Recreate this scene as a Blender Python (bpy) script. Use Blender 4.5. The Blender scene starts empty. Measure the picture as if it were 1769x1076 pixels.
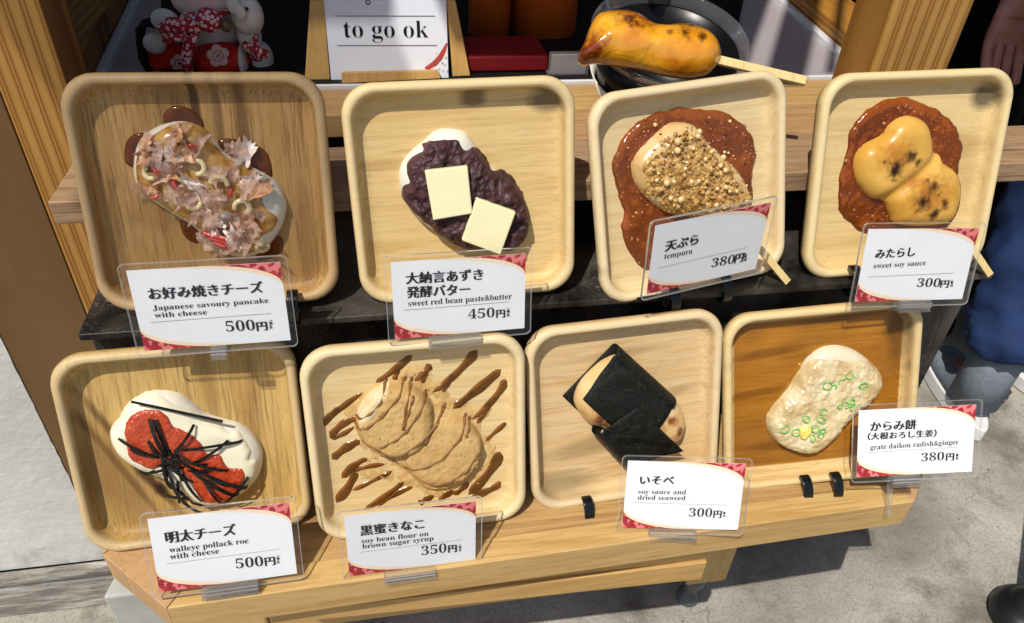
import bpy, math, random
import numpy as np
from mathutils import Vector, Matrix, Quaternion
random.seed(7)
SC = bpy.context.scene
COL = SC.collection
# ------------------------------------------------------------ camera, sky, sun, exposure
F = 1282.62
CR = np.array([[0.98514, 0.06729, -0.15804], [-0.16606, 0.60843, -0.77604], [0.04393, 0.79075, 0.61056]])
CC = np.array([-0.1158, -0.4285, 0.5833])
cam = bpy.data.objects.new('camera', bpy.data.cameras.new('camera')); COL.objects.link(cam)
cam.data.sensor_width = 36; cam.data.lens = F / 1769 * 36
cam.data.clip_start = 0.02; cam.data.clip_end = 200
cam.matrix_world = Matrix([list(CR[i]) + [CC[i]] for i in range(3)] + [[0, 0, 0, 1]])
SC.camera = cam
SUN = Vector((0.42, 0.46, -1.0)).normalized()
wd = bpy.data.worlds.new('World'); SC.world = wd; wd.use_nodes = True
sky = wd.node_tree.nodes.new('ShaderNodeTexSky'); sky.sky_type = 'NISHITA'; sky.sun_disc = False
sky.air_density = 0.8; sky.dust_density = 2.0; sky.sun_elevation = math.asin(-SUN.z); sky.sun_rotation = math.atan2(-SUN.x, -SUN.y)
wd.node_tree.links.new(sky.outputs[0], wd.node_tree.nodes['Background'].inputs[0])
wd.node_tree.nodes['Background'].inputs[1].default_value = 0.10
sl = bpy.data.lights.new('sun', 'SUN'); sl.energy = 4.0; sl.angle = math.radians(0.5); sl.color = (1.0, 0.955, 0.885)
so = bpy.data.objects.new('sun', sl); COL.objects.link(so); so.rotation_euler = SUN.to_track_quat('-Z', 'Y').to_euler(); so.location = (-1, -2, 3)
SC.view_settings.view_transform = 'Standard'; SC.view_settings.look = 'None'; SC.view_settings.exposure = 0.12; SC.view_settings.gamma = 1.0
SC.cycles.max_bounces = 10; SC.cycles.transparent_max_bounces = 24

# ------------------------------------------------------------ measured poses (bottom centre, lean, roll, yaw, width and height factor)
S = 0.19
PL = [[-0.2557, 0.0997, 0.1924, 0.2875, 0.0171, 0.0167, 1.0145, 0.9985], [-0.0468, 0.0985, 0.1857, 0.2698, -0.0368, -0.0403, 1.0068, 0.991],
      [0.1678, 0.0957, 0.1818, 0.3346, -0.0704, 0.1027, 0.997, 0.9931], [0.3702, 0.0948, 0.1848, 0.3159, -0.0269, -0.028, 0.9958, 1.0026],
      [-0.2959, 0.0084, 0.0006, 0.314, 0.0262, 0.0655, 1.0039, 0.9926], [-0.0999, -0.008, 0.0006, 0.3064, 0.0009, 0.0108, 1.0077, 0.9997],
      [0.0984, 0.0044, -0.0024, 0.3325, -0.0321, 0.02, 0.9961, 0.9921], [0.2975, -0.0048, 0.0011, 0.3841, -0.1084, -0.1243, 1.0238, 0.9825]]
TG = [[-0.2534, 0.0504, 0.1926, 0.2108, 0.0006, 0.0047], [-0.0604, 0.0544, 0.1835, 0.2518, 0.021, 0.0508], [0.1537, 0.0661, 0.2135, 0.0257, -0.0407, 0.1874],
      [0.3552, 0.0497, 0.1884, 0.3215, 0.0382, -0.0103], [-0.2669, -0.0424, 0.01, 0.4072, 0.0096, 0.0289], [-0.1131, -0.0432, 0.001, 0.1833, 0.0224, 0.0284],
      [0.1367, -0.0369, 0.0021, 0.4251, 0.0185, -0.1403], [0.3694, -0.0323, 0.0383, 0.4646, -0.1088, -0.1973]]
CW, CH = 0.1104, 0.0676
FL = 0.0160                      # depth of a plate's floor behind its rim
G = -0.42                        # ground level

def Rx(a): c, s = math.cos(a), math.sin(a); return np.array([[1, 0, 0], [0, c, -s], [0, s, c]])
def Ry(a): c, s = math.cos(a), math.sin(a); return np.array([[c, 0, s], [0, 1, 0], [-s, 0, c]])
def Rz(a): c, s = math.cos(a), math.sin(a); return np.array([[c, -s, 0], [s, c, 0], [0, 0, 1]])
def pose(p): return np.array(p[:3]), Rz(p[5]) @ Rx(-p[3]) @ Ry(p[4])
def mat4(o, M): return Matrix([list(M[i]) + [float(o[i])] for i in range(3)] + [[0, 0, 0, 1]])
def ray(x, y): return CR @ np.array([(x - 884.5) / F, -(y - 538.0) / F, -1.0])
def at_y(x, y, h): d = ray(x, y); return CC + d * (h - CC[1]) / d[1]
def at_z(x, y, h): d = ray(x, y); return CC + d * (h - CC[2]) / d[2]
def local(p, x, y, d=0.0):       # photo measurement -> point of a leaning plane, in that plane's own metres
    o, M = pose(p); n = M[:, 1]; q = o + n * d; r = ray(x, y)
    return M.T @ (CC + r * (n @ (q - CC)) / (n @ r) - o)
ZOOM = [(80, 110, 2.152), (570, 110, 2.152), (1000, 110, 2.445), (1370, 100, 2.445), (70, 570, 2.29), (510, 560, 2.339), (900, 520, 2.502), (1230, 500, 2.69)]
def uv(i, x, y, d=FL):
    a, b, s = ZOOM[i]; v = local(PL[i], x / s + a, y / s + b, d); return (v[0], v[2])
def uvs(i, pts, d=FL): return [uv(i, x, y, d) for x, y in pts]
TZ = [(210, 440, 5.706), (660, 430, 6.33), (1100, 340, 5.976), (1460, 380, 6.723), (240, 860, 5.897), (580, 860, 6.804), (1060, 780, 6.724), (1460, 680, 6.724)]
def tuv(i, x, y): a, b, s = TZ[i]; v = local(TG[i], x / s + a, y / s + b); return (v[0], v[2])

# ------------------------------------------------------------ materials
def L(h):
    h = h.lstrip('#'); r = []
    for k in (0, 2, 4):
        v = int(h[k:k + 2], 16) / 255; r.append(v / 12.92 if v <= 0.04045 else ((v + 0.055) / 1.055) ** 2.4)
    return (r[0], r[1], r[2], 1)
class NT:
    def __init__(s, name):
        s.m = bpy.data.materials.new(name); s.m.use_nodes = True; s.t = s.m.node_tree; s.b = s.t.nodes['Principled BSDF']; s.out = s.t.nodes['Material Output']
    def n(s, ty, **kw):
        x = s.t.nodes.new('ShaderNode' + ty)
        for k, v in kw.items():
            if k.startswith('_'): setattr(x, k[1:], v)
            else: x.inputs[k.replace('__', ' ')].default_value = v
        return x
    def l(s, a, b): s.t.links.new(a, b)
    def coord(s, scale=(1, 1, 1), rot=(0, 0, 0), loc=(0, 0, 0)):
        c = s.n('TexCoord'); m = s.n('Mapping'); m.inputs['Scale'].default_value = scale; m.inputs['Rotation'].default_value = rot; m.inputs['Location'].default_value = loc
        s.l(c.outputs['Object'], m.inputs[0]); return m.outputs[0]
    def noise(s, co, scale, detail=4, rough=0.55, dist=0.0):
        x = s.n('TexNoise', Scale=scale, Detail=detail, Roughness=rough, Distortion=dist)
        if co is not None: s.l(co, x.inputs['Vector'])
        return x.outputs['Fac']
    def ramp(s, fac, stops):
        x = s.n('ValToRGB'); e = x.color_ramp.elements
        while len(e) < len(stops): e.new(0.5)
        for q, (p, c) in zip(e, stops): q.position = p; q.color = c if len(c) == 4 else tuple(c) + (1,)
        s.l(fac, x.inputs[0]); return x.outputs[0]
    def mix(s, fac, a, b, mode='MIX'):
        x = s.n('Mix', _data_type='RGBA', _blend_type=mode)
        for k, v in ((0, fac), (6, a), (7, b)):
            if hasattr(v, 'is_linked') or hasattr(v, 'links'): s.l(v, x.inputs[k])
            else: x.inputs[k].default_value = v
        return x.outputs[2]
    def bump(s, fac, strength=0.3, dist=0.001, prev=None):
        x = s.n('Bump', Strength=strength, Distance=dist); s.l(fac, x.inputs['Height'])
        if prev is not None: s.l(prev, x.inputs['Normal'])
        s.l(x.outputs[0], s.b.inputs['Normal']); return x.outputs[0]
    def base(s, c):
        if hasattr(c, 'links'): s.l(c, s.b.inputs['Base Color'])
        else: s.b.inputs['Base Color'].default_value = c
    def set(s, **kw):
        for k, v in kw.items(): s.b.inputs[k.replace('__', ' ')].default_value = v
        return s
def plain(name, col, rough=0.5, spec=0.5, var=0.12, scale=60, bump=0.0, bscale=200, sss=0.0, coat=0.0):
    m = NT(name); c = L(col); co = m.coord()
    f = m.noise(co, scale, 5)
    dk = tuple(x * (1 - var) for x in c[:3]) + (1,); lt = tuple(min(1, x * (1 + var)) for x in c[:3]) + (1,)
    m.base(m.ramp(f, [(0.3, dk), (0.7, lt)]))
    m.set(Roughness=rough, Specular__IOR__Level=spec)
    if coat: m.set(Coat__Weight=coat, Coat__Roughness=0.08)
    if sss: m.set(Subsurface__Weight=sss, Subsurface__Radius=(0.006, 0.003, 0.0015), Subsurface__Scale=0.6)
    if bump: m.bump(m.noise(co, bscale, 5), bump, 0.0012)
    return m.m
def wood(name, light, mid, dark, axis='x', seed=0.0, lines=0.35, k=1.0, rough=0.5, stain=0.25, bumpy=0.15, spec=0.35, marks=(), grime=0.0, rim=None):
    m = NT(name); st = {'x': (1, 14, 14), 'y': (14, 1, 14), 'z': (14, 14, 1)}[axis]
    co = m.coord(scale=tuple(v * k for v in st), loc=(seed, seed * 1.7, seed * 0.6))
    co2 = m.coord(scale=tuple(v * k for v in {'x': (2, 60, 60), 'y': (60, 2, 60), 'z': (60, 60, 2)}[axis]), loc=(seed * 2, seed, seed))
    n1 = m.noise(co, 6, 3, 0.5, 0.6); n2 = m.noise(co2, 9, 4, 0.7)
    n3 = m.noise(m.coord(loc=(seed, 0, 0)), 14 * k, 3)
    c = m.ramp(n1, [(0.28, L(mid)), (0.5, L(light)), (0.72, L(mid))])
    g = m.ramp(n2, [(0.32, (1, 1, 1, 1)), (0.44, (0, 0, 0, 1))])
    mm = m.n('Math', _operation='MULTIPLY'); m.l(g, mm.inputs[0]); mm.inputs[1].default_value = lines
    c = m.mix(mm.outputs[0], c, L(dark))
    s3 = m.ramp(n3, [(0.52, (0, 0, 0, 1)), (0.75, (1, 1, 1, 1))]); m2 = m.n('Math', _operation='MULTIPLY'); m.l(s3, m2.inputs[0]); m2.inputs[1].default_value = stain
    c = m.mix(m2.outputs[0], c, L(mid))
    n5 = m.noise(m.coord(scale=tuple(v * k for v in {'x': (1.2, 26, 26), 'y': (26, 1.2, 26), 'z': (26, 26, 1.2)}[axis]), loc=(seed * 3, 1, seed)), 10, 3, 0.6, 1.2)
    c = m.mix(m.ramp(n5, [(0.54, (0, 0, 0, 1)), (0.64, (lines * 0.55,) * 3 + (1,))]), c, L(dark))
    n6 = m.noise(m.coord(scale=tuple(v * k for v in {'x': (7, 170, 170), 'y': (170, 7, 170), 'z': (170, 170, 7)}[axis]), loc=(seed, 2, seed)), 7, 2, 0.6)
    c = m.mix(m.ramp(n6, [(0.57, (0, 0, 0, 1)), (0.66, (0.06 + lines * 0.36,) * 3 + (1,))]), c, L(dark))
    if grime: c = m.mix(m.ramp(m.noise(m.coord(loc=(seed, 5, 2)), 38, 6, 0.7), [(0.60, (0, 0, 0, 1)), (0.74, (grime,) * 3 + (1,))]), c, L('#5a4630'))
    for (mx, mz, rx, rz, an, st_, col_) in marks:      # knots and streaks of the wood itself
        ca_, sa_ = math.cos(an), math.sin(an); mp = m.n('Mapping'); mp.inputs['Scale'].default_value = (1, 0, 1); mp.inputs['Location'].default_value = (-mx, 0, -mz); m2_ = m.n('Mapping'); m2_.inputs['Rotation'].default_value = (0, an, 0); m3_ = m.n('Mapping'); m3_.inputs['Scale'].default_value = (0.8 / rx, 0, 0.8 / rz)
        tc = m.n('TexCoord'); m.l(tc.outputs['Object'], mp.inputs[0]); m.l(mp.outputs[0], m2_.inputs[0]); m.l(m2_.outputs[0], m3_.inputs[0]); mp = m3_; ln = m.n('VectorMath', _operation='LENGTH'); m.l(mp.outputs[0], ln.inputs[0])
        ad = m.n('Math', _operation='MULTIPLY_ADD'); m.l(n1, ad.inputs[0]); ad.inputs[1].default_value = 1.4; m.l(ln.outputs['Value'], ad.inputs[2])
        mr = m.n('MapRange'); m.l(ad.outputs[0], mr.inputs['Value']); mr.inputs['From Min'].default_value = 2.0; mr.inputs['From Max'].default_value = 1.25; mr.inputs['To Max'].default_value = st_
        c = m.mix(mr.outputs[0], c, L(col_))
    if rim:      # the sanded rim is end grain, paler than the floor
        tc = m.n('TexCoord'); sx = m.n('SeparateXYZ'); m.l(tc.outputs['Object'], sx.inputs[0]); ad = m.n('Math', _operation='MULTIPLY_ADD'); m.l(m.noise(m.coord(), 60, 4), ad.inputs[0]); ad.inputs[1].default_value = 0.004; m.l(sx.outputs['Y'], ad.inputs[2])
        mr = m.n('MapRange'); m.l(ad.outputs[0], mr.inputs['Value']); mr.inputs['From Min'].default_value = 0.009; mr.inputs['From Max'].default_value = 0.004; mr.inputs['To Max'].default_value = 0.6
        c = m.mix(mr.outputs[0], c, L(rim))
    m.base(c); m.set(Roughness=rough, Specular__IOR__Level=spec); m.bump(n2, bumpy, 0.0006)
    return m.m
def pine(name, light, mid, line, axis='z', seed=0.0, scale=22.0, rough=0.5, lw=(0.55, 0.85), across='x'):
    """planed softwood with dark growth lines running along the piece"""
    m = NT(name); sc = {'x': (0.12, 1, 1), 'y': (1, 0.12, 1), 'z': (1, 1, 0.12)}[axis]
    co = m.coord(scale=sc, loc=(seed, seed, seed))
    w = m.n('TexWave', _wave_type='BANDS', _bands_direction={'x': 'X', 'y': 'Y', 'z': 'Z', 'd': 'DIAGONAL'}[across], Scale=scale, Distortion=2.2, Detail=3.0); w.inputs['Detail Scale'].default_value = 0.6
    m.l(co, w.inputs['Vector'])
    n2 = m.noise(m.coord(scale=tuple(v * 8 if v == 1 else 0.4 for v in sc), loc=(seed, 0, 0)), 45, 4, 0.7)
    c = m.ramp(w.outputs['Fac'], [(0.0, L(light)), (lw[0], L(mid)), (lw[1], L(line)), (1.0, L(mid))])
    c = m.mix(m.ramp(n2, [(0.3, (0.35, 0.35, 0.35, 1)), (0.7, (0, 0, 0, 1))]), c, L(line))
    c = m.mix(m.ramp(m.noise(m.coord(loc=(seed, 3, 1)), 6, 3), [(0.45, (0, 0, 0, 1)), (0.8, (0.35, 0.35, 0.35, 1))]), c, L(mid))
    m.base(c); m.set(Roughness=rough, Specular__IOR__Level=0.3); m.bump(n2, 0.15, 0.0006)
    return m.m
def clear(name, alpha=0.15, tint=(1, 1, 1), white=0.0, rough=0.08):
    """thin clear plastic: mostly see-through, glossy, a little milky"""
    m = NT(name); t = m.n('BsdfTransparent'); t.inputs[0].default_value = tint + (1,)
    g = m.n('BsdfGlossy', Roughness=rough); d = m.n('BsdfDiffuse'); d.inputs[0].default_value = (0.8, 0.8, 0.8, 1)
    fr = m.n('Fresnel', IOR=1.45); ad = m.n('Math', _operation='MULTIPLY'); m.l(fr.outputs[0], ad.inputs[0]); ad.inputs[1].default_value = alpha * 6
    a = m.n('MixShader'); m.l(ad.outputs[0], a.inputs[0]); m.l(t.outputs[0], a.inputs[1]); m.l(g.outputs[0], a.inputs[2])
    b = m.n('MixShader'); b.inputs[0].default_value = white; m.l(a.outputs[0], b.inputs[1]); m.l(d.outputs[0], b.inputs[2])
    m.l(b.outputs[0], m.out.inputs[0]); return m.m
def syrup(name, tint, body, bodyfac=0.35, rough=0.12, scale=40, bump=0.2, bscale=150, spec=0.5):
    """translucent sauce: lets the wood show through, tinted, under a wet gloss"""
    m = NT(name); t = m.n('BsdfTransparent'); n = m.noise(m.coord(), scale, 4)
    tc = m.ramp(n, [(0.25, tuple(v * 0.8 for v in tint) + (1,)), (0.75, tuple(min(1, v * 1.08) for v in tint) + (1,))]); m.l(tc, t.inputs[0])
    m.base(m.ramp(n, [(0.3, tuple(v * 0.6 for v in L(body)[:3]) + (1,)), (0.7, tuple(v * k_ for v, k_ in zip(L(body)[:3], (1.3, 1.35, 1.1))) + (1,))])); m.set(Roughness=rough, Specular__IOR__Level=spec)
    m.bump(m.noise(m.coord(), bscale, 3), bump, 0.001)
    a = m.n('MixShader'); a.inputs[0].default_value = bodyfac; m.l(t.outputs[0], a.inputs[1]); m.l(m.b.outputs[0], a.inputs[2])
    g = m.n('BsdfGlossy', Roughness=0.08); fr = m.n('Fresnel', IOR=1.38); b = m.n('MixShader')
    m.l(fr.outputs[0], b.inputs[0]); m.l(a.outputs[0], b.inputs[1]); m.l(g.outputs[0], b.inputs[2]); m.l(b.outputs[0], m.out.inputs[0]); return m.m
def patchy(name, cols, scale=30, rough=0.4, bump=0.3, bscale=120, sss=0.0, detail=5, coat=0.0, dist=0.3, spec=0.5):
    """several colours of the thing itself, in noise patches"""
    m = NT(name); co = m.coord(); f = m.noise(co, scale, detail, 0.6, dist)
    k = len(cols); m.base(m.ramp(f, [(0.3 + 0.4 * i / (k - 1), L(c)) for i, c in enumerate(cols)]))
    m.set(Roughness=rough, Specular__IOR__Level=spec)
    if sss: m.set(Subsurface__Weight=sss, Subsurface__Radius=(0.006, 0.003, 0.0015), Subsurface__Scale=0.6)
    if coat: m.set(Coat__Weight=coat, Coat__Roughness=0.06)
    if bump: m.bump(m.noise(co, bscale, 5), bump, 0.0012)
    return m.m

# ------------------------------------------------------------ objects
def tag(o, label=None, cat=None, group=None, kind=None):
    for k, v in (('label', label), ('category', cat), ('group', group), ('kind', kind)):
        if v: o[k] = v
    return o
def empty(name, M=None, label=None, cat=None, group=None):
    o = bpy.data.objects.new(name, None); COL.objects.link(o); o.empty_display_size = 0.02
    if M is not None: o.matrix_world = M
    return tag(o, label, cat, group)
def link(name, me, m=None, parent=None, smooth=True):
    if m is not None: me.materials.clear(); me.materials.append(m)
    if len(me.polygons): me.polygons.foreach_set('use_smooth', [smooth] * len(me.polygons))
    o = bpy.data.objects.new(name, me); COL.objects.link(o)
    if parent is not None: o.parent = parent
    return o
def pmesh(name, V, Fc):
    me = bpy.data.meshes.new(name); me.from_pydata([tuple(map(float, v)) for v in V], [], [tuple(int(i) for i in f) for f in Fc]); me.update(); return me
class MB:
    def __init__(s): s.V = []; s.F = []
    def add(s, V, Fc): b = len(s.V); s.V += [tuple(map(float, v)) for v in V]; s.F += [tuple(b + i for i in f) for f in Fc]; return s
    def box(s, a, b):
        x0, y0, z0 = a; x1, y1, z1 = b
        return s.add([(x0, y0, z0), (x1, y0, z0), (x1, y1, z0), (x0, y1, z0), (x0, y0, z1), (x1, y0, z1), (x1, y1, z1), (x0, y1, z1)],
                     [(3, 2, 1, 0), (4, 5, 6, 7), (0, 1, 5, 4), (1, 2, 6, 5), (2, 3, 7, 6), (3, 0, 4, 7)])
    def prism(s, poly, z0, z1):      # poly in x,y
        n = len(poly); V = [(x, y, z0) for x, y in poly] + [(x, y, z1) for x, y in poly]
        return s.add(V, [tuple(range(n))[::-1], tuple(range(n, 2 * n))] + [(i, (i + 1) % n, n + (i + 1) % n, n + i) for i in range(n)])
    def prism_y(s, poly, y0, y1):    # poly in x,z (front face at y0)
        n = len(poly); V = [(x, y0, z) for x, z in poly] + [(x, y1, z) for x, z in poly]
        return s.add(V, [tuple(range(n)), tuple(range(n, 2 * n))[::-1]] + [((i + 1) % n, i, n + i, n + (i + 1) % n) for i in range(n)])
    def tube(s, pts, rad, n=8, cap=True):
        pts = [np.array(p, float) for p in pts]; rad = rad if hasattr(rad, '__len__') else [rad] * len(pts); b = len(s.V)
        up = np.array([0.13, 0.37, 0.92])
        for i, p in enumerate(pts):
            t = pts[min(i + 1, len(pts) - 1)] - pts[max(i - 1, 0)]; t /= np.linalg.norm(t) + 1e-12
            a = np.cross(t, up); a /= np.linalg.norm(a) + 1e-12; c = np.cross(t, a)
            for j in range(n): th = 2 * math.pi * j / n; s.V.append(tuple(p + rad[i] * (math.cos(th) * a + math.sin(th) * c)))
        for i in range(len(pts) - 1):
            for j in range(n): s.F.append((b + i * n + j, b + i * n + (j + 1) % n, b + (i + 1) * n + (j + 1) % n, b + (i + 1) * n + j))
        if cap: s.F.append(tuple(b + j for j in range(n))[::-1]); s.F.append(tuple(b + (len(pts) - 1) * n + j for j in range(n)))
        return s
    def ell(s, c, r, M=None, nu=20, nv=12):
        b = len(s.V); M = np.eye(3) if M is None else M
        for i in range(nv + 1):
            ph = math.pi * i / nv
            for j in range(nu):
                th = 2 * math.pi * j / nu; v = np.array([r[0] * math.sin(ph) * math.cos(th), r[1] * math.sin(ph) * math.sin(th), r[2] * math.cos(ph)]); s.V.append(tuple(np.array(c) + M @ v))
        for i in range(nv):
            for j in range(nu): s.F.append((b + i * nu + j, b + (i + 1) * nu + j, b + (i + 1) * nu + (j + 1) % nu, b + i * nu + (j + 1) % nu))
        return s
    def lathe(s, prof, c=(0, 0, 0), M=None, n=40):
        b = len(s.V); M = np.eye(3) if M is None else M
        for r, z in prof:
            for j in range(n): th = 2 * math.pi * j / n; s.V.append(tuple(np.array(c) + M @ np.array([r * math.cos(th), r * math.sin(th), z])))
        for i in range(len(prof) - 1):
            for j in range(n): s.F.append((b + i * n + j, b + i * n + (j + 1) % n, b + (i + 1) * n + (j + 1) % n, b + (i + 1) * n + j))
        return s
    def build(s, name, m, parent=None, smooth=False, bevel=0.0, seg=2):
        o = link(name, pmesh(name, s.V, s.F), m, parent, smooth)
        if bevel:
            q = o.modifiers.new('bevel', 'BEVEL'); q.width = bevel; q.segments = seg; q.limit_method = 'ANGLE'; q.angle_limit = math.radians(35)
            for p in o.data.polygons: p.use_smooth = True
            w = o.modifiers.new('wn', 'WEIGHTED_NORMAL'); w.keep_sharp = False
        return o
def struct(o): return tag(o, kind='structure')

# ---- numpy noise and relief surfaces
_rng = np.random.RandomState(3); _tab = _rng.rand(256, 256)
def vnoise(x, z):
    xi = np.floor(x).astype(int); zi = np.floor(z).astype(int); fx = x - xi; fz = z - zi
    fx = fx * fx * (3 - 2 * fx); fz = fz * fz * (3 - 2 * fz); T = lambda a, b: _tab[a % 256, b % 256]
    return (T(xi, zi) * (1 - fx) + T(xi + 1, zi) * fx) * (1 - fz) + (T(xi, zi + 1) * (1 - fx) + T(xi + 1, zi + 1) * fx) * fz
def fbm(x, z, f, o=4, seed=0.0):
    r = 0; a = 0.5
    for k in range(o): r = r + a * (vnoise(x * f + seed * 7.3 + k * 17.7, z * f - seed * 3.1 + k * 9.1) - 0.5) * 2; f *= 2.07; a *= 0.55
    return r
def smooth_poly(P, n=6):
    P = [np.array(p, float) for p in P]; out = []; N = len(P)
    for i in range(N):
        a, b, c, d = P[i - 1], P[i], P[(i + 1) % N], P[(i + 2) % N]
        for k in range(n):
            t = k / n; out.append(0.5 * ((2 * b) + (c - a) * t + (2 * a - 5 * b + 4 * c - d) * t * t + (3 * b - a - 3 * c + d) * t ** 3))
    return np.array(out)
def poly_dist(P, X, Z):
    d2 = np.full(X.shape, 1e9); ins = np.zeros(X.shape, bool); NX = np.zeros(X.shape); NZ = np.zeros(X.shape)
    for i in range(len(P)):
        a, b = P[i], P[(i + 1) % len(P)]; e = b - a; L2 = e @ e + 1e-18
        t = np.clip(((X - a[0]) * e[0] + (Z - a[1]) * e[1]) / L2, 0, 1); px = a[0] + t * e[0]; pz = a[1] + t * e[1]
        q = (X - px) ** 2 + (Z - pz) ** 2; m = q < d2; d2[m] = q[m]; NX[m] = px[m]; NZ[m] = pz[m]
        if abs(b[1] - a[1]) > 1e-15:
            cr = ((a[1] > Z) != (b[1] > Z)) & (X < (b[0] - a[0]) * (Z - a[1]) / (b[1] - a[1]) + a[0]); ins ^= cr
    return np.where(ins, 1, -1) * np.sqrt(d2), ins, NX, NZ
def dome(d, r, h, p=2.2):
    t = np.clip(d / r, 0, 1); return h * (1 - (1 - t) ** p) ** (1 / p)
def scatter_in(P, n, rs):
    lo, hi = P.min(0), P.max(0); out = []
    while len(out) < n:
        q = lo + rs.rand(200, 2) * (hi - lo); _, ins, _, _ = poly_dist(P, q[:, 0], q[:, 1]); out += [tuple(v) for v in q[ins]]
    return out[:n]
class Relief:
    """a raised shape on a plate's floor; H is its height above the floor"""
    def __init__(s, outline, hf, step=0.0011, base=None, blur=0, smooth=6, edge=0.0, wob=0.0, wf=150):
        P = smooth_poly(outline, smooth) if smooth else np.array(outline, float)
        if wob:
            T_ = np.roll(P, -1, 0) - np.roll(P, 1, 0); T_ /= np.linalg.norm(T_, axis=1)[:, None] + 1e-12
            P = P + np.stack([-T_[:, 1], T_[:, 0]], 1) * (wob * fbm(P[:, 0], P[:, 1], wf, 3, 5))[:, None]
        s.P = P
        x0, z0 = P.min(0) - 2 * step; x1, z1 = P.max(0) + 2 * step
        s.x0, s.z0, s.st = x0, z0, step; nx = int((x1 - x0) / step) + 2; nz = int((z1 - z0) / step) + 2
        s.X, s.Z = np.meshgrid(x0 + np.arange(nx) * step, z0 + np.arange(nz) * step, indexing='ij')
        s.D, s.I, s.NX, s.NZ = poly_dist(P, s.X, s.Z)
        h = hf(np.where(s.I, s.D, 0), s.X, s.Z)
        for _ in range(blur):
            k = np.where(s.I, h, 0); k = (k + np.roll(k, 1, 0) + np.roll(k, -1, 0) + np.roll(k, 1, 1) + np.roll(k, -1, 1)) / 5
            h = np.where(s.D > 1.6 * step, k, h)
        s.own = np.where(s.I, h, 0); s.base = base; s.edge = edge
        s.H = s.own + (base(s.X, s.Z) if base else 0)
    def __call__(s, x, z):
        u = (np.asarray(x) - s.x0) / s.st; v = (np.asarray(z) - s.z0) / s.st
        ok = (u >= 0) & (v >= 0) & (u < s.X.shape[0] - 1.01) & (v < s.X.shape[1] - 1.01)
        u = np.clip(u, 0, s.X.shape[0] - 1.01); v = np.clip(v, 0, s.X.shape[1] - 1.01); i = u.astype(int); j = v.astype(int); a = u - i; b = v - j
        H = np.where(s.I, s.H, (s.base(s.X, s.Z) if s.base else 0))
        r = (H[i, j] * (1 - a) + H[i + 1, j] * a) * (1 - b) + (H[i, j + 1] * (1 - a) + H[i + 1, j + 1] * a) * b
        return np.where(ok, r, 0 if not s.base else s.base(x, z))
    def mesh(s, name, m, parent, floor=FL):
        nx, nz = s.X.shape; I = s.I
        cell = I[:-1, :-1] | I[1:, :-1] | I[:-1, 1:] | I[1:, 1:]
        use = np.zeros_like(I); use[:-1, :-1] |= cell; use[1:, :-1] |= cell; use[:-1, 1:] |= cell; use[1:, 1:] |= cell
        idx = -np.ones(I.shape, int); idx[use] = np.arange(use.sum())
        bx = np.where(I, s.X, s.NX); bz = np.where(I, s.Z, s.NZ)
        hb = s.base(bx, bz) if s.base else 0
        H = np.where(I, s.H, hb + s.edge)
        y = floor + 0.0002 - H
        V = np.stack([bx[use], y[use], bz[use]], 1); ci, cj = np.where(cell)
        Fc = np.stack([idx[ci, cj], idx[ci + 1, cj], idx[ci + 1, cj + 1], idx[ci, cj + 1]], 1)
        return link(name, pmesh(name, V, Fc), m, parent, True)
def ribbon(pts, w, hfun, th=0.0004, lift=0.0005, n=14, bulge=0.0, floor=FL, twist=0.0):
    """flat strip lying along pts (x,z) over a surface of height hfun"""
    P = [np.array(p, float) for p in pts]; S_ = []
    if len(P) == 2: P = [P[0], (P[0] + P[1]) / 2, P[1]]
    for k in range(n + 1):
        t = k / n; S_.append((1 - t) ** 2 * P[0] + 2 * t * (1 - t) * (2 * P[1] - (P[0] + P[2]) / 2) + t * t * P[2])
    V = []; Fc = []
    for k, p in enumerate(S_):
        d = S_[min(k + 1, n)] - S_[max(k - 1, 0)]; d /= np.linalg.norm(d) + 1e-12; q = np.array([-d[1], d[0]]) * w / 2
        t = k / n; y = floor - float(hfun(p[0], p[1])) - lift - bulge * 4 * t * (1 - t); tw = twist * (t - 0.5)
        for sx, sy in ((-1, -1), (1, -1), (1, 0), (-1, 0)): V.append((p[0] + sx * q[0], y + sy * th + sx * tw * w, p[1] + sx * q[1]))
        if k:
            for j in range(4): a = 4 * (k - 1); Fc.append((a + j, a + (j + 1) % 4, a + 4 + (j + 1) % 4, a + 4 + j))
    Fc.append((0, 1, 2, 3)); Fc.append((4 * n + 3, 4 * n + 2, 4 * n + 1, 4 * n)); return V, Fc
def inset_mean(P): return np.mean(np.array(P), 0)

# ------------------------------------------------------------ shared materials
M_card = plain('card_white', '#e6e8ea', 0.55, 0.3, 0.03, 25)
M_ink = plain('ink_black', '#141416', 0.6, 0.2, 0.05)
M_ink2 = plain('ink_grey', '#8d8d90', 0.6, 0.2, 0.05)
M_cream = plain('cream_band', '#efd9b8', 0.55, 0.3, 0.05)
M_film = clear('laminate_film', 0.035, (0.97, 0.97, 0.97), 0.02, 0.04)
M_filmedge = clear('laminate_edge', 0.15, (0.9, 0.9, 0.9), 0.16, 0.2)
M_acry = clear('clear_acrylic', 0.10, (0.90, 0.90, 0.89), 0.07, 0.05)
M_hook = plain('black_plastic', '#0d0e10', 0.22, 0.5, 0.2)
M_black = NT('black_lacquer_board'); _co = M_black.coord()
_sp = M_black.ramp(M_black.noise(_co, 420, 3, 0.7), [(0.56, L('#121010')), (0.72, L('#8a8378'))])
_du = M_black.ramp(M_black.noise(_co, 14, 5, 0.6, 0.4), [(0.38, (0, 0, 0, 1)), (0.66, (0.7, 0.7, 0.7, 1))])
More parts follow.
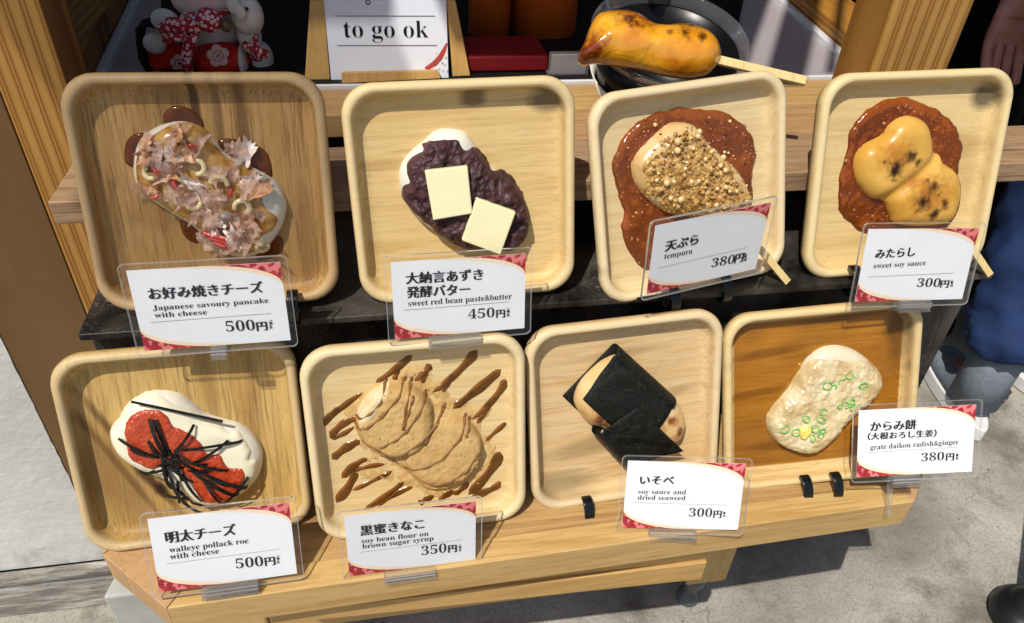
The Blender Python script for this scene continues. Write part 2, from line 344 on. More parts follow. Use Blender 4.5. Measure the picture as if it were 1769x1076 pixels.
M_black.base(M_black.mix(_du, M_black.mix(M_black.ramp(M_black.noise(_co, 9, 2), [(0.45, (0, 0, 0, 1)), (0.6, (1, 1, 1, 1))]), L('#0b0a0a'), _sp), L('#5a544b'))); M_black.set(Roughness=0.45, Specular__IOR__Level=0.4); M_black = M_black.m
_m = NT('red_floral_print'); _c = _m.coord()
_v = _m.n('TexVoronoi', Scale=230.0, _feature='SMOOTH_F1'); _dm = _m.n('VectorMath', _operation='ADD'); _ns = _m.n('TexNoise', Scale=160.0, Detail=3.0); _m.l(_c, _ns.inputs['Vector'])
_sc = _m.n('VectorMath', _operation='SCALE'); _m.l(_ns.outputs['Color'], _sc.inputs[0]); _sc.inputs['Scale'].default_value = 0.006
_m.l(_c, _dm.inputs[0]); _m.l(_sc.outputs[0], _dm.inputs[1]); _m.l(_dm.outputs[0], _v.inputs['Vector'])
_m.base(_m.mix(_m.ramp(_v.outputs['Distance'], [(0.47, (1, 1, 1, 1)), (0.52, (0, 0, 0, 1))]), L('#dc7c7c'), _m.ramp(_m.noise(_c, 90, 1), [(0.45, L('#9c1526')), (0.6, L('#b52a22'))]))); _m.set(Roughness=0.5, Specular__IOR__Level=0.3)
M_floral = _m.m

# ------------------------------------------------------------ ground
m = NT('concrete'); co = m.coord()
c = m.ramp(m.noise(co, 3.2, 6, 0.62, 0.4), [(0.3, L('#6f6b60')), (0.5, L('#979287')), (0.7, L('#b7b2a5'))])
c = m.mix(m.ramp(m.noise(co, 11, 6, 0.65), [(0.52, (0, 0, 0, 1)), (0.70, (0.8, 0.8, 0.8, 1))]), c, L('#5c574d'))
c = m.mix(m.ramp(m.noise(co, 260, 4, 0.7), [(0.45, (0, 0, 0, 1)), (0.75, (0.6, 0.6, 0.6, 1))]), c, L('#4d483f'))
c = m.mix(m.ramp(m.noise(co, 70, 3, 0.6), [(0.68, (0, 0, 0, 1)), (0.76, (0.75, 0.75, 0.75, 1))]), c, L('#45413a'))
v = m.n('TexVoronoi', Scale=1.6, _feature='DISTANCE_TO_EDGE'); wv = m.n('VectorMath', _operation='ADD'); wn = m.n('TexNoise', Scale=3.0, Detail=4.0); m.l(co, wn.inputs['Vector']); m.l(co, wv.inputs[0]); m.l(wn.outputs['Color'], wv.inputs[1]); m.l(wv.outputs[0], v.inputs['Vector'])
c = m.mix(m.ramp(v.outputs['Distance'], [(0.0, (0.5, 0.5, 0.5, 1)), (0.004, (0, 0, 0, 1))]), c, L('#5a554c'))
m.base(c); m.set(Roughness=0.75, Specular__IOR__Level=0.3); m.bump(m.noise(co, 120, 5), 0.25, 0.002); M_conc = m.m
gd = MB(); gd.add([(-30, -30, G), (30, -30, G), (30, 30, G), (-30, 30, G)], [(0, 1, 2, 3)])
struct(gd.build('ground', M_conc))

# ------------------------------------------------------------ walls on the left and behind
m = NT('white_stucco'); co = m.coord()
_c = m.ramp(m.noise(co, 7, 5), [(0.3, L('#bfbeb5')), (0.7, L('#d4d4cd'))])
_sx = m.n('SeparateXYZ'); m.l(co, _sx.inputs[0]); _ad = m.n('Math', _operation='MULTIPLY_ADD'); m.l(m.noise(co, 22, 6, 0.7), _ad.inputs[0]); _ad.inputs[1].default_value = 0.22; m.l(_sx.outputs['Z'], _ad.inputs[2])
_mr = m.n('MapRange'); m.l(_ad.outputs[0], _mr.inputs['Value']); _mr.inputs['From Min'].default_value = -0.19; _mr.inputs['From Max'].default_value = -0.25; _mr.inputs['To Max'].default_value = 0.75
_c = m.mix(_mr.outputs[0], _c, L('#8f8b80'))
_c = m.mix(m.ramp(m.noise(co, 48, 5, 0.7), [(0.66, (0, 0, 0, 1)), (0.74, (0.4, 0.4, 0.4, 1))]), _c, L('#98958c'))
m.base(_c); m.set(Roughness=0.85, Specular__IOR__Level=0.2)
b1 = m.bump(m.noise(m.coord(scale=(1, 1, 1.6)), 95, 5, 0.6, 0.5), 0.3, 0.003); m.bump(m.noise(co, 16, 3, 0.5), 0.4, 0.01, b1); M_stucco = m.m
w = MB()
edge = []
zz = np.linspace(-0.33, 1.6, 190)
for z_ in zz: edge.append((-0.5225 + 0.0005 * math.sin(z_ * 210) * math.sin(z_ * 57 + 1) + 0.0010 * (random.random() - 0.5), z_))
w.prism_y([(-3.0, -0.33)] + edge + [(-3.0, 1.6)], 0.247, 0.40)
o = w.build('stucco_wall', M_stucco); tag(o, 'rough white sunlit stucco wall at the left edge, above the weathered skirting', 'wall')
m = NT('brown_board'); co = m.coord()
m.base(m.ramp(m.noise(m.coord(scale=(3, 1, 1)), 5, 5, 0.6), [(0.3, L('#644a2c')), (0.7, L('#735836'))])); m.set(Roughness=0.6, Specular__IOR__Level=0.25); m.bump(m.noise(co, 60, 4), 0.15, 0.002); M_brown = m.m
o = MB().box((-0.5215, 0.2475, G + 0.002), (-0.433, 0.262, 1.5)).build('brown_panel', M_brown, bevel=0.001)
tag(o, 'smooth brown side board between the white stucco wall and the left post', 'panel')
m = NT('weathered_skirting'); co = m.coord(scale=(1, 6, 6))
c = m.ramp(m.noise(co, 9, 6, 0.7), [(0.32, L('#46423c')), (0.5, L('#8a857b')), (0.64, L('#c0bbb0'))]); c = m.mix(m.ramp(m.noise(m.coord(scale=(1, 3, 3)), 60, 5, 0.75), [(0.58, (0, 0, 0, 1)), (0.7, (0.8, 0.8, 0.8, 1))]), c, L('#35322d'))
m.base(c); m.set(Roughness=0.85); m.bump(m.noise(co, 40, 6, 0.7), 0.6, 0.003); M_skirt = m.m
sk = empty('wall_skirting', None, 'weathered grey mouldy skirting board along the foot of the white wall', 'skirting')
MB().prism_y([(-3, -0.3545), (-0.515, -0.3405), (-0.515, -0.330), (-3, -0.345)], 0.228, 0.246).build('top_moulding', M_skirt, sk, bevel=0.003)
MB().prism_y([(-3, G + 0.003), (-0.515, G + 0.003), (-0.515, -0.3415), (-3, -0.3555)], 0.234, 0.2465).build('board', M_skirt, sk, bevel=0.001)
sk.location = (0, 0, 0)
m = plain('pale_plinth', '#a9aaa3', 0.7, 0.3, 0.2, 12, 0.2, 80)
o = MB().prism([(-0.515, 0.185), (-0.27, 0.185), (-0.27, 0.2275), (-0.505, 0.2275)], G + 0.002, -0.327).build('plinth_block', m, bevel=0.005, seg=3)
tag(o, 'low pale grey stone block on the ground under the tray\'s left corner', 'block')
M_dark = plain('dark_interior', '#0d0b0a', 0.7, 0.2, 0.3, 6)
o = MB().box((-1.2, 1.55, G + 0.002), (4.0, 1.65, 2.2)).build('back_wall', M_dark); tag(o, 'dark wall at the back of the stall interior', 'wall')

# ------------------------------------------------------------ the counter: posts, rails, top, planks
M_post = pine('pine_post', '#b88a48', '#aa7a38', '#74481a', 'z', 0.3, 26, 0.45)
M_postr = pine('pine_post_pale', '#bb9150', '#ad803e', '#7c5020', 'z', 1.7, 22, 0.45)
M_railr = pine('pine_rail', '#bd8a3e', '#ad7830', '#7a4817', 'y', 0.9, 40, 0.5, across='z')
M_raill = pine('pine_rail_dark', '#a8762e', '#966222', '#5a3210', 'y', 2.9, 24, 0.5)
o = MB().box((-0.432, 0.246, G + 0.003), (-0.377, 0.300, 1.15)).build('wooden_post', M_post, bevel=0.0025)
tag(o, 'golden pine post with close dark grain lines at the left end of the counter', 'post', 'posts at the ends of the counter')
o = MB().box((0.379, 0.246, G + 0.003), (0.469, 0.310, 1.15)).build('wooden_post', M_postr, bevel=0.006)
tag(o, 'broad golden pine post standing behind the sweet soy sauce plate', 'post', 'posts at the ends of the counter')
def slanted(p0, p1, width, side, z0, z1):   # bar running back from p0 to p1, its other edge 'width' to the side
    return MB().prism([p0, p1, (p1[0] + side * width, p1[1]), (p0[0] + side * width, p0[1])] if side > 0 else [p0, (p0[0] + side * width, p0[1]), (p1[0] + side * width, p1[1]), p1], z0, z1)
def Lx(y): return -0.4235 - 0.091 * (y - 0.455)
def Rx_(y): return 0.4935 + 0.141 * (y - 0.415)
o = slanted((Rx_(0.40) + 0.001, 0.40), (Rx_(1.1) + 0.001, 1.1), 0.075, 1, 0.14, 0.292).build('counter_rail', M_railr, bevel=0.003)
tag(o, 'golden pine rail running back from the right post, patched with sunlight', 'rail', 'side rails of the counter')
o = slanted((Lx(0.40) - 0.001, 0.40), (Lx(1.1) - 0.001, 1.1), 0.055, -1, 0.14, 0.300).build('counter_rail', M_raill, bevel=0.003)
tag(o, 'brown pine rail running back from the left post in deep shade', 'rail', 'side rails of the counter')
m = NT('grey_countertop'); m.base(m.ramp(m.noise(m.coord(), 4, 3), [(0.35, L('#a39a9c')), (0.65, L('#aea5a6'))])); m.set(Roughness=0.35, Specular__IOR__Level=0.3); M_top = m.m
M_alu = plain('white_metal_edge', '#d8d8da', 0.35, 0.5, 0.05)
ct = empty('shop_counter', None, 'grey counter top with white metal edging behind the planks', 'counter')
MB().prism([(Lx(0.401) + 0.012, 0.401), (Rx_(0.401) - 0.012, 0.401), (Rx_(1.1) - 0.012, 1.1), (Lx(1.1) + 0.012, 1.1)], 0.250, 0.267).build('surface', M_top, ct)
MB().box((-0.405, 0.3952, 0.250), (0.478, 0.4005, 0.2705)).build('front_edge', M_alu, ct, bevel=0.001)
for sgn, fx in ((1, Lx), (-1, Rx_)):
    MB().prism([(fx(0.401), 0.401), (fx(0.401) + sgn * 0.012, 0.401), (fx(1.1) + sgn * 0.012, 1.1), (fx(1.1), 1.1)][::sgn], 0.250, 0.274).build('side_edge', M_alu, ct, bevel=0.003)
M_plank = wood('grey_plank', '#b08c60', '#a07a4c', '#6b4a28', 'x', 0.4, 0.7, 0.8, 0.6, 0.4, 0.35)
M_plank2 = wood('warm_plank', '#bd9862', '#ab8450', '#7d5a32', 'x', 3.4, 0.6, 0.8, 0.55, 0.35, 0.3)
pk = wood('weathered_plank', '#a58768', '#8f7150', '#5a4028', 'x', 6.1, 0.8, 0.7, 0.65, 0.4, 0.4)
o = MB().box((-0.387, 0.1570, 0.2470), (0.60, 0.2440, 0.268)).build('shelf_plank', pk, bevel=0.0012)
tag(o, 'front grey-brown plank resting across the posts behind the upper plates', 'plank', 'planks behind the upper plates')
o = MB().box((-0.10, 0.2456, 0.2470), (0.376, 0.3205, 0.2675)).build('shelf_plank', M_plank, bevel=0.001)
tag(o, 'middle tan plank on which the glazed dumpling cup stands', 'plank', 'planks behind the upper plates')
o = MB().box((-0.374, 0.3218, 0.2420), (0.48, 0.3940, 0.2665)).build('shelf_plank', M_plank2, bevel=0.001)
tag(o, 'rear honey-coloured plank along the white edge of the counter top', 'plank', 'planks behind the upper plates')
# unseen boards and cloth added overhead, cut to cast shade and leave sun stripes
M_shade = plain('shade_boards', '#3a2a1c', 0.8, 0.2, 0.2, 20)
rf = empty('shade_caster', None, 'unseen overhead boards and cloth flap, added and cut to shade the counter and upper left plate', 'shade caster')
rf.location = (-0.028 - 0.42 * 0.6, 0.056 - 0.46 * 0.6, 0.6)
MB().prism([(-1.3, 0.06), (-0.349, 0.06), (-0.349, 0.26), (-1.3, 0.26)], 1.0, 1.03).build('board', M_shade, rf)
MB().prism([(-0.290, 0.045), (0.05, 0.026), (0.185, 0.26), (-0.290, 0.26)], 1.0, 1.03).build('board', M_shade, rf)
MB().prism([(-1.3, 0.262), (0.186, 0.262), (0.50, 0.81), (0.50, 1.3), (-1.3, 1.3)], 1.0, 1.03).build('board', M_shade, rf)
MB().prism([(0.062, -0.01), (0.106, -0.02), (0.192, 0.122), (0.60, 0.80), (0.53, 0.80)], 1.0, 1.03).build('board', M_shade, rf)
MB().prism([(0.160, 0.02), (0.171, 0.02), (0.38, 0.37), (0.37, 0.37)], 1.0, 1.03).build('board', M_shade, rf)
MB().prism([(0.25, 0.10), (1.6, 0.02), (1.6, 1.3), (0.75, 1.3), (0.70, 0.80)], 1.0, 1.03).build('board', M_shade, rf)
MB().prism([(-1.3, -0.13), (-0.80, -0.15), (-0.752, -0.12), (-0.752, 0.058), (-1.3, 0.058)], 1.0, 1.03).build('board', M_shade, rf)  # extra board, added to darken the upper part of the brown panel
_cl = NT('shade_cloth'); _t = _cl.n('BsdfTransparent'); _x = _cl.n('MixShader'); _x.inputs[0].default_value = 0.52; _cl.base(L('#cbb089')); _cl.l(_t.outputs[0], _x.inputs[1]); _cl.l(_cl.b.outputs[0], _x.inputs[2]); _cl.l(_x.outputs[0], _cl.out.inputs[0])
MB().add([(x, y, 1.0) for x, y in [(-0.648, -0.31), (-0.60, -0.325), (-0.47, -0.30), (-0.40, -0.22), (-0.36, -0.06), (-0.349, 0.059), (-0.648, 0.059)]], [tuple(range(7))]).build('shade_flap', _cl.m, rf)  # added flap, outlined to throw a soft shadow on the upper left plate

# ------------------------------------------------------------ lower tray, riser, front panel, legs
M_beam = wood('tray_beam', '#c4a268', '#b28d52', '#7e5c30', 'x', 1.1, 0.45, 0.7, 0.5, 0.35, 0.3)
M_beamL = wood('tray_beam_end', '#b99468', '#a98257', '#7d5a35', 'z', 2.2, 0.3, 0.7, 0.55, 0.3, 0.3)
M_tray = wood('tray_floor', '#b8945f', '#9c784a', '#6a4a28', 'x', 4.7, 0.55, 0.6, 0.55, 0.5, 0.3)
tr = empty('display_tray', None, 'wooden display tray with mitred front corners holding the lower row of plates', 'display tray')
A0, B0 = (-0.3175, -0.0530), (0.3830, -0.0365); A1, B1 = (-0.3015, -0.0262), (0.3700, -0.0125)
Lc = (-0.3830, 0.0090); Li = (-0.3560, 0.0240); Rc = (0.4150, -0.0040); Ri = (0.3930, 0.0030)
def yin(a, b, x): t = (x - a[0]) / (b[0] - a[0]); return a[1] + t * (b[1] - a[1])
MB().prism([A0, B0, B1, A1], -0.036, 0.0).build('front_beam', M_beam, tr, bevel=0.0012)
e_ = 0.0006
MB().prism([(Lc[0], Lc[1]), (A0[0] - e_, A0[1] + e_), (A1[0] - e_, A1[1] + e_), Li], -0.0362, -0.0006).build('corner_board', M_beamL, tr, bevel=0.0012)
MB().prism([(B0[0] + e_, B0[1]), Rc, Ri, (B1[0] + e_, B1[1])], -0.0362, -0.0006).build('corner_board', M_beamL, tr, bevel=0.0012)
MB().prism([(Lc[0], Lc[1] + e_), (Li[0], Li[1] + e_), (-0.356, 0.30), (-0.383, 0.30)], -0.0360, -0.0004).build('side_board', M_beamL, tr, bevel=0.0012)
MB().prism([(Rc[0], Rc[1] + e_), (0.425, 0.30), (0.397, 0.30), (Ri[0], Ri[1] + e_)], -0.0360, -0.0004).build('side_board', M_beamL, tr, bevel=0.0012)
g_ = 0.0012
MB().prism([(A1[0], A1[1] + g_), (B1[0], B1[1] + g_), (Ri[0] - g_, Ri[1] + g_), (0.3955, 0.298), (-0.3545, 0.298), (Li[0] + g_, Li[1])], -0.022, -0.0022).build('floor_board', M_tray, tr, bevel=0.0006)
pn = wood('front_panel', '#c29c60', '#b08a4e', '#7e5c32', 'x', 5.3, 0.3, 0.6, 0.5, 0.3, 0.25)
lg = wood('stand_leg', '#c6a266', '#b48f53', '#866332', 'z', 6.4, 0.4, 0.7, 0.5, 0.3, 0.25)
ft = plain('castor_dark', '#4a4e52', 0.4, 0.5, 0.2)
sd = empty('display_stand', None, 'low wooden stand on castors with a panelled front, carrying the tray and black riser', 'stand')
MB().box((-0.292, 0.112, -0.262), (0.256, 0.124, -0.0365)).build('panel', pn, sd, bevel=0.001)
MB().box((-0.292, 0.100, -0.318), (0.256, 0.122, -0.2625)).build('bottom_rail', pn, sd, bevel=0.002)
for x0, x1 in ((-0.335, -0.2925), (0.2565, 0.315)):
    for y0, y1 in ((0.095, 0.15), (0.30, 0.355)):
        l_ = MB().box((x0, y0, -0.330), (x1, y1, -0.0365)).build('leg', lg, sd, bevel=0.004)
        xm = (x0 + x1) / 2; MB().lathe([(0.0, 0.0), (0.013, 0.001), (0.016, 0.007), (0.016, 0.016), (0.010, 0.028), (0.010, 0.044), (0.017, 0.050), (0.019, 0.0885), (0, 0.0885)], (xm, y0 + 0.03, G + 0.001), None, 24).build('castor', ft, l_, True)
_a0, _a1 = at_y(470, 1079, -0.033), at_y(1212, 1001, -0.026)
def _ay(x): return -0.0335 + (x - _a0[0]) / (_a1[0] - _a0[0]) * 0.0075
for nm, f0, f1, dy in (('apron_rail', 0.0, 0.42, 0.0), ('apron_panel', 0.425, 1.0, 0.0035)):
    V = []
    for (x, zb) in ((_a0[0], _a0[2]), (_a1[0], _a1[2])):
        for f in (f0, f1):
            z_ = zb + (-0.0368 - zb) * f
            for d in (0.0, 0.012): V.append((x, _ay(x) + dy + d, z_))
    MB().add(V, [(0, 4, 6, 2), (1, 3, 7, 5), (0, 2, 3, 1), (4, 5, 7, 6), (2, 6, 7, 3), (0, 1, 5, 4)]).build(nm, pn, sd, bevel=0.0012)
rs_ = empty('black_riser', None, 'black speckled riser shelf under the upper row of plates', 'riser')
MB().prism([(-0.3710, 0.0895), (0.4780, 0.0895), (0.4790, 0.28), (-0.3720, 0.28)], 0.1755, 0.1822).build('shelf_board', M_black, rs_, bevel=0.001)
MB().prism([(-0.3690, 0.1050), (0.4770, 0.1050), (0.4770, 0.275), (-0.3690, 0.275)], -0.0015, 0.1752).build('box', M_black, rs_, bevel=0.001)

# ------------------------------------------------------------ plates
def plate_mesh(w, h):
    prof = [(0.0085, 0.0205), (0.0030, 0.0180), (0.0004, 0.0100), (0.0002, 0.0058), (0.0010, 0.0028), (0.0030, 0.0006), (0.0056, 0.0002), (0.0076, 0.0014), (0.0087, 0.0042), (0.0096, 0.0090), (0.0112, 0.0130), (0.0142, 0.0152), (0.0185, FL)]
    R0 = 0.027; V = []; Fc = []; n = 10
    def ring(d, y):
        r = max(R0 - d * 0.45, 0.006); a = w / 2 - d; z0 = d; z1 = h - d; out = []
        for cx, cz, t0 in ((a - r, z1 - r, 0), (-a + r, z1 - r, 90), (-a + r, z0 + r, 180), (a - r, z0 + r, 270)):
            for k in range(n + 1): t = math.radians(t0 + 90 * k / n); out.append((cx + r * math.cos(t), y, cz + r * math.sin(t)))
        return out
    rings = [ring(*p) for p in prof]; N = len(rings[0])
    for r in rings: V += r
    for i in range(len(rings) - 1):
        for j in range(N): Fc.append((i * N + j, (i + 1) * N + j, (i + 1) * N + (j + 1) % N, i * N + (j + 1) % N))
    Fc.append(tuple(range((len(rings) - 1) * N, len(rings) * N))[::-1]); Fc.append(tuple(range(N)))
    return pmesh('plate', V, Fc)
PW = [wood('plate_aged', '#b58f58', '#a27b44', '#5f3f20', 'z', 0.2, 0.75, 0.9, 0.5, 0.5, 0.25, 0.3, [(-0.02, 0.155, 0.012, 0.05, 0.1, 0.5, '#6b4724'), (0.03, 0.15, 0.005, 0.06, 0, 0.7, '#55371a'), (-0.004, 0.165, 0.003, 0.045, 0, 0.9, '#442a14'), (0.012, 0.16, 0.003, 0.04, 0, 0.6, '#55371a'), (-0.045, 0.08, 0.02, 0.012, 0, 0.35, '#75522a'), (0.07, 0.05, 0.006, 0.05, 0, 0.4, '#6b4724')], 0.5, rim='#b9a07a'),
      wood('plate_fair', '#d2b67e', '#c5a468', '#9a7c50', 'x', 1.2, 0.45, 0.9, 0.5, 0.35, 0.2, 0.3, [(0.012, 0.172, 0.008, 0.007, 0, 0.8, '#6a5232'), (0.074, 0.168, 0.012, 0.009, 0, 0.8, '#62503a'), (-0.05, 0.12, 0.04, 0.004, 0, 0.4, '#a07f4c')], 0.25, rim='#d8c498'),
      wood('plate_pale', '#d5be90', '#c9ae7c', '#a68a64', 'x', 2.4, 0.35, 0.9, 0.5, 0.35, 0.2, 0.3, [(-0.092, 0.035, 0.006, 0.004, 0, 0.7, '#8a7250')], 0.2, rim='#d9c8a2'),
      wood('plate_honey', '#d3ba84', '#c7a970', '#a28454', 'x', 3.6, 0.4, 0.9, 0.5, 0.4, 0.2, 0.3, [(0.074, 0.165, 0.010, 0.010, 0, 0.9, '#544a38'), (0.06, 0.12, 0.02, 0.010, 0, 0.5, '#a07c44'), (0.07, 0.09, 0.01, 0.02, 0, 0.4, '#a98450')], 0.25, rim='#d9c89a'),
      wood('plate_knotty', '#c0a062', '#ad884a', '#6c4d28', 'z', 4.1, 0.7, 0.7, 0.5, 0.55, 0.25, 0.3, [(-0.072, 0.075, 0.020, 0.080, 0.40, 0.55, '#6b4a26'), (-0.052, 0.092, 0.0035, 0.055, 0.45, 0.8, '#4f3216'), (-0.062, 0.080, 0.003, 0.060, 0.42, 0.6, '#553719'), (-0.040, 0.062, 0.004, 0.020, 0.5, 0.9, '#452a12'), (-0.033, 0.050, 0.0045, 0.007, 0.2, 1.0, '#2e1a0a'), (0.02, 0.15, 0.005, 0.05, 0.05, 0.45, '#75522a'), (0.055, 0.12, 0.004, 0.05, 0.0, 0.4, '#75522a')], 0.4, rim='#cdb78e'),
      wood('plate_white', '#d4bc8a', '#c8ac76', '#a68a62', 'x', 5.7, 0.4, 0.9, 0.5, 0.35, 0.2, 0.3, [], 0.2, rim='#d9c8a2'),
      wood('plate_rosy', '#d0b486', '#c3a16c', '#987852', 'x', 6.3, 0.5, 0.9, 0.5, 0.45, 0.2, 0.3, [(-0.02, 0.06, 0.045, 0.010, 0.2, 0.6, '#8a6c40'), (0.04, 0.10, 0.03, 0.005, 0.2, 0.5, '#8a6c40'), (-0.06, 0.020, 0.03, 0.010, 0, 0.7, '#857250'), (0.0, 0.15, 0.04, 0.004, 0.05, 0.5, '#94764a')], 0.25, rim='#d8c59e'),
      wood('plate_soaked', '#d0b27c', '#c29e62', '#8f6c3a', 'x', 7.7, 0.6, 0.9, 0.45, 0.45, 0.25, 0.3, [(0.080, 0.15, 0.010, 0.03, 0, 0.8, '#6a563a'), (-0.05, 0.14, 0.03, 0.004, 0.1, 0.7, '#7a5424'), (-0.06, 0.10, 0.025, 0.003, 0.1, 0.6, '#7a5424'), (0.03, 0.17, 0.04, 0.004, 0.1, 0.6, '#7a5424'), (-0.04, 0.04, 0.03, 0.004, 0, 0.6, '#7a5424')], 0.3, rim='#d4c08e')]
PLAB = ['brown-toned square wooden plate half in shade under the savoury pancake rice cake', 'square wooden plate under the red bean paste and butter rice cake',
        'pale square wooden plate under the tempura crumb rice cake in brown sauce', 'square wooden plate under the scorched rice cake in sweet soy sauce',
        'yellowish square wooden plate with dark knots under the red roe rice cake', 'square wooden plate streaked with syrup under the bean flour rice cake',
        'pale pinkish square wooden plate under the seaweed-wrapped rice cake', 'square wooden plate flooded with soy broth under the grated radish rice cake']
PM = []
for i in range(8):
    p = PL[i]; M = mat4(*pose(p)); PM.append(M)
    o = link('wooden_plate', plate_mesh(S * p[6], S * p[7]), PW[i]); o.matrix_world = M
    tag(o, PLAB[i], 'plate', 'square wooden plates of sample food')
# black easels holding the plates, one per plate, with their front hooks
def hook_mesh(x, w=0.0095):
    mb = MB(); n = 18; V = []; Fc = []
    for k in range(n + 1):
        t = math.radians(-15 + 275 * k / n); cy, cz = -0.0030, -0.0015
        for r in (0.0105, 0.0142):
            for sx in (-1, 1): V.append((x + sx * w / 2, cy - r * math.sin(t) * 0.80, cz + r * math.cos(t) * 1.1))
        if k:
            a = 4 * (k - 1)
            for q in ((0, 1, 5, 4), (2, 6, 7, 3), (0, 4, 6, 2), (1, 3, 7, 5)): Fc.append(tuple(a + j for j in q))
    Fc += [(0, 2, 3, 1), (4 * n, 4 * n + 1, 4 * n + 3, 4 * n + 2)]
    return mb.add(V, Fc)
HX = {0: [(508, 525), (430, 530)], 2: [(1157, 515), (1246, 497)], 3: [(1467, 492), (1560, 480)], 6: [(1012, 880), (1120, 870)], 7: [(1387, 848), (1438, 853)]}
EL = ['black easel with its hook behind the pancake price tag\'s right edge', 'black easel hidden behind the red bean paste price tag', 'black easel whose two hooks grip the tempura plate',
      'black easel with a hook left of the sweet soy sauce price tag', 'black easel behind the red roe plate and its price tag', 'black easel behind the bean flour plate and its price tag',
      'black easel whose single visible hook grips the seaweed rice cake plate', 'black easel whose two close hooks hold the soy broth plate']
for i in range(8):
    e = empty('plate_easel', PM[i], EL[i], 'easel', 'black easels propping the plates')
    xs = [local(PL[i], *q, 0.0)[0] for q in HX[i]] if i in HX else [-0.03, 0.035]
    for x in xs: hook_mesh(x).build('hook', M_hook, e, True, bevel=0.001)
    bk = MB()
    for x in xs: bk.tube([(x, 0.008, -0.0125), (x * 0.8, 0.024, 0.0), (x * 0.4, 0.0248, 0.11)], 0.0025, 8)
    bk.build('back_frame', M_hook, e, True)

# ------------------------------------------------------------ lettering
def MBold(s):
    r = ''
    for ch in s:
        if 'a' <= ch <= 'z': r += chr(0x1D41A + ord(ch) - 97)
        elif 'A' <= ch <= 'Z': r += chr(0x1D400 + ord(ch) - 65)
        elif '0' <= ch <= '9': r += chr(0x1D7CE + ord(ch) - 48)
        else: r += ch
    return r
def glyphs(body, offset=0.0, spacing=1.0):
    c = bpy.data.curves.new('t', 'FONT'); c.body = body; c.size = 1.0; c.offset = offset; c.resolution_u = 3; c.space_character = spacing
    o = bpy.data.objects.new('t', c); COL.objects.link(o); dg = bpy.context.evaluated_depsgraph_get(); dg.update()
    me = bpy.data.meshes.new_from_object(o.evaluated_get(dg)); V = np.array([v.co[:] for v in me.vertices]); Fc = [tuple(p.vertices) for p in me.polygons]
    bpy.data.objects.remove(o); bpy.data.curves.remove(c); bpy.data.meshes.remove(me); return V, Fc
def lettering(name, body, p0, p1, em, parent, m=M_ink, brush=False, y=-0.0004, thin=0.0, spacing=1.0):
    """p0,p1: baseline ends (x,z) on the card; em: letter size in metres"""
    V, Fc = glyphs(body if brush else MBold(body), -0.003 if brush else thin, spacing)
    V = V - np.array([V[:, 0].min(), 0, 0]); sx = (p1[0] - p0[0]) / V[:, 0].max()
    mb = MB(); dz = p1[1] - p0[1]; wd_ = p1[0] - p0[0]
    for k, dx in enumerate((-0.044, -0.022, 0.0, 0.022, 0.044) if brush else (0.0,)):
        mb.add([(p0[0] + v[0] * sx + dx * em, y - 0.00006 * k, p0[1] + v[0] * sx / wd_ * dz + v[1] * em) for v in V], Fc)
    return mb.build(name, m, parent)
EN = [
 ('お好み焼きチーズ', (278, 432), (1395, 362), 128, [('Japanese savoury pancake', (312, 548), (1450, 470), 74), ('with cheese', (330, 620), (845, 585), 74)], ((285, 665), (1475, 575)), '500', (1035, 755), (1320, 740), (1338, 742), (1437, 732), (1472, 640, 725), 'pancake with cheese price tag, 500 yen, in front of the shaded plate'),
 ('大納言あずき', (265, 372), (1100, 325), 138, [('発酵バター', (275, 525), (960, 485), 138), ('sweet red bean paste&butter', (288, 625), (1418, 543), 92)], ((240, 668), (1395, 575)), '450', (942, 762), (1228, 742), (1250, 742), (1340, 738), (1378, 645, 735), 'red bean paste and butter price tag, 450 yen, two lines of large writing'),
 ('天ぷら', (290, 553), (625, 475), 118, [('tempura', (280, 640), (570, 580), 78)], ((222, 733), (1145, 518)), '380', (765, 725), (1000, 680), (1005, 675), (1090, 655), (1118, 580, 655), 'tempura price tag, 380 yen, tilted and resting against its plate'),
 ('みたらし', (345, 440), (800, 410), 125, [('sweet soy sauce', (325, 560), (932, 520), 84)], ((260, 660), (1260, 615)), '300', (825, 775), (1095, 775), (1100, 778), (1190, 776), (1233, 690, 775), 'sweet soy sauce price tag, 300 yen, before the topmost right plate'),
 ('明太チーズ', (280, 452), (990, 365), 130, [('walleye pollack roe', (312, 555), (1118, 458), 82), ('with cheese', (320, 625), (820, 562), 82)], ((285, 670), (1432, 520)), '500', (992, 718), (1270, 690), (1290, 684), (1388, 672), (1418, 585, 665), 'walleye pollack roe price tag, 500 yen, on the tray\'s left corner'),
 ('黒蜜きなこ', (295, 433), (1035, 345), 130, [('soy bean flour on', (305, 532), (1090, 440), 80), ('brown sugar syrup', (315, 595), (1148, 495), 80)], ((272, 638), (1490, 487)), '350', (1008, 672), (1300, 635), (1325, 632), (1417, 624), (1459, 545, 622), 'soy bean flour price tag, 350 yen, on the tray\'s front beam'),
 ('いそべ', (305, 372), (695, 374), 118, [('soy sauce and', (282, 488), (838, 495), 78), ('dried seaweed', (278, 557), (832, 563), 78)], ((218, 590), (1320, 620)), '300', (870, 752), (1138, 755), (1158, 760), (1245, 762), (1283, 680, 765), 'soy sauce and dried seaweed price tag, 300 yen, on the tray\'s front beam'),
 ('からみ餅', (292, 428), (820, 400), 125, [('（大根おろし生姜）', (262, 530), (1055, 488), 90), ('grate daikon radish&ginger', (290, 650), (1315, 585), 86)], ((248, 685), (1312, 618)), '380', (880, 785), (1145, 770), (1170, 770), (1257, 764), (1298, 680, 768), 'grated daikon radish price tag, 380 yen, jutting out beside the soy broth plate')]
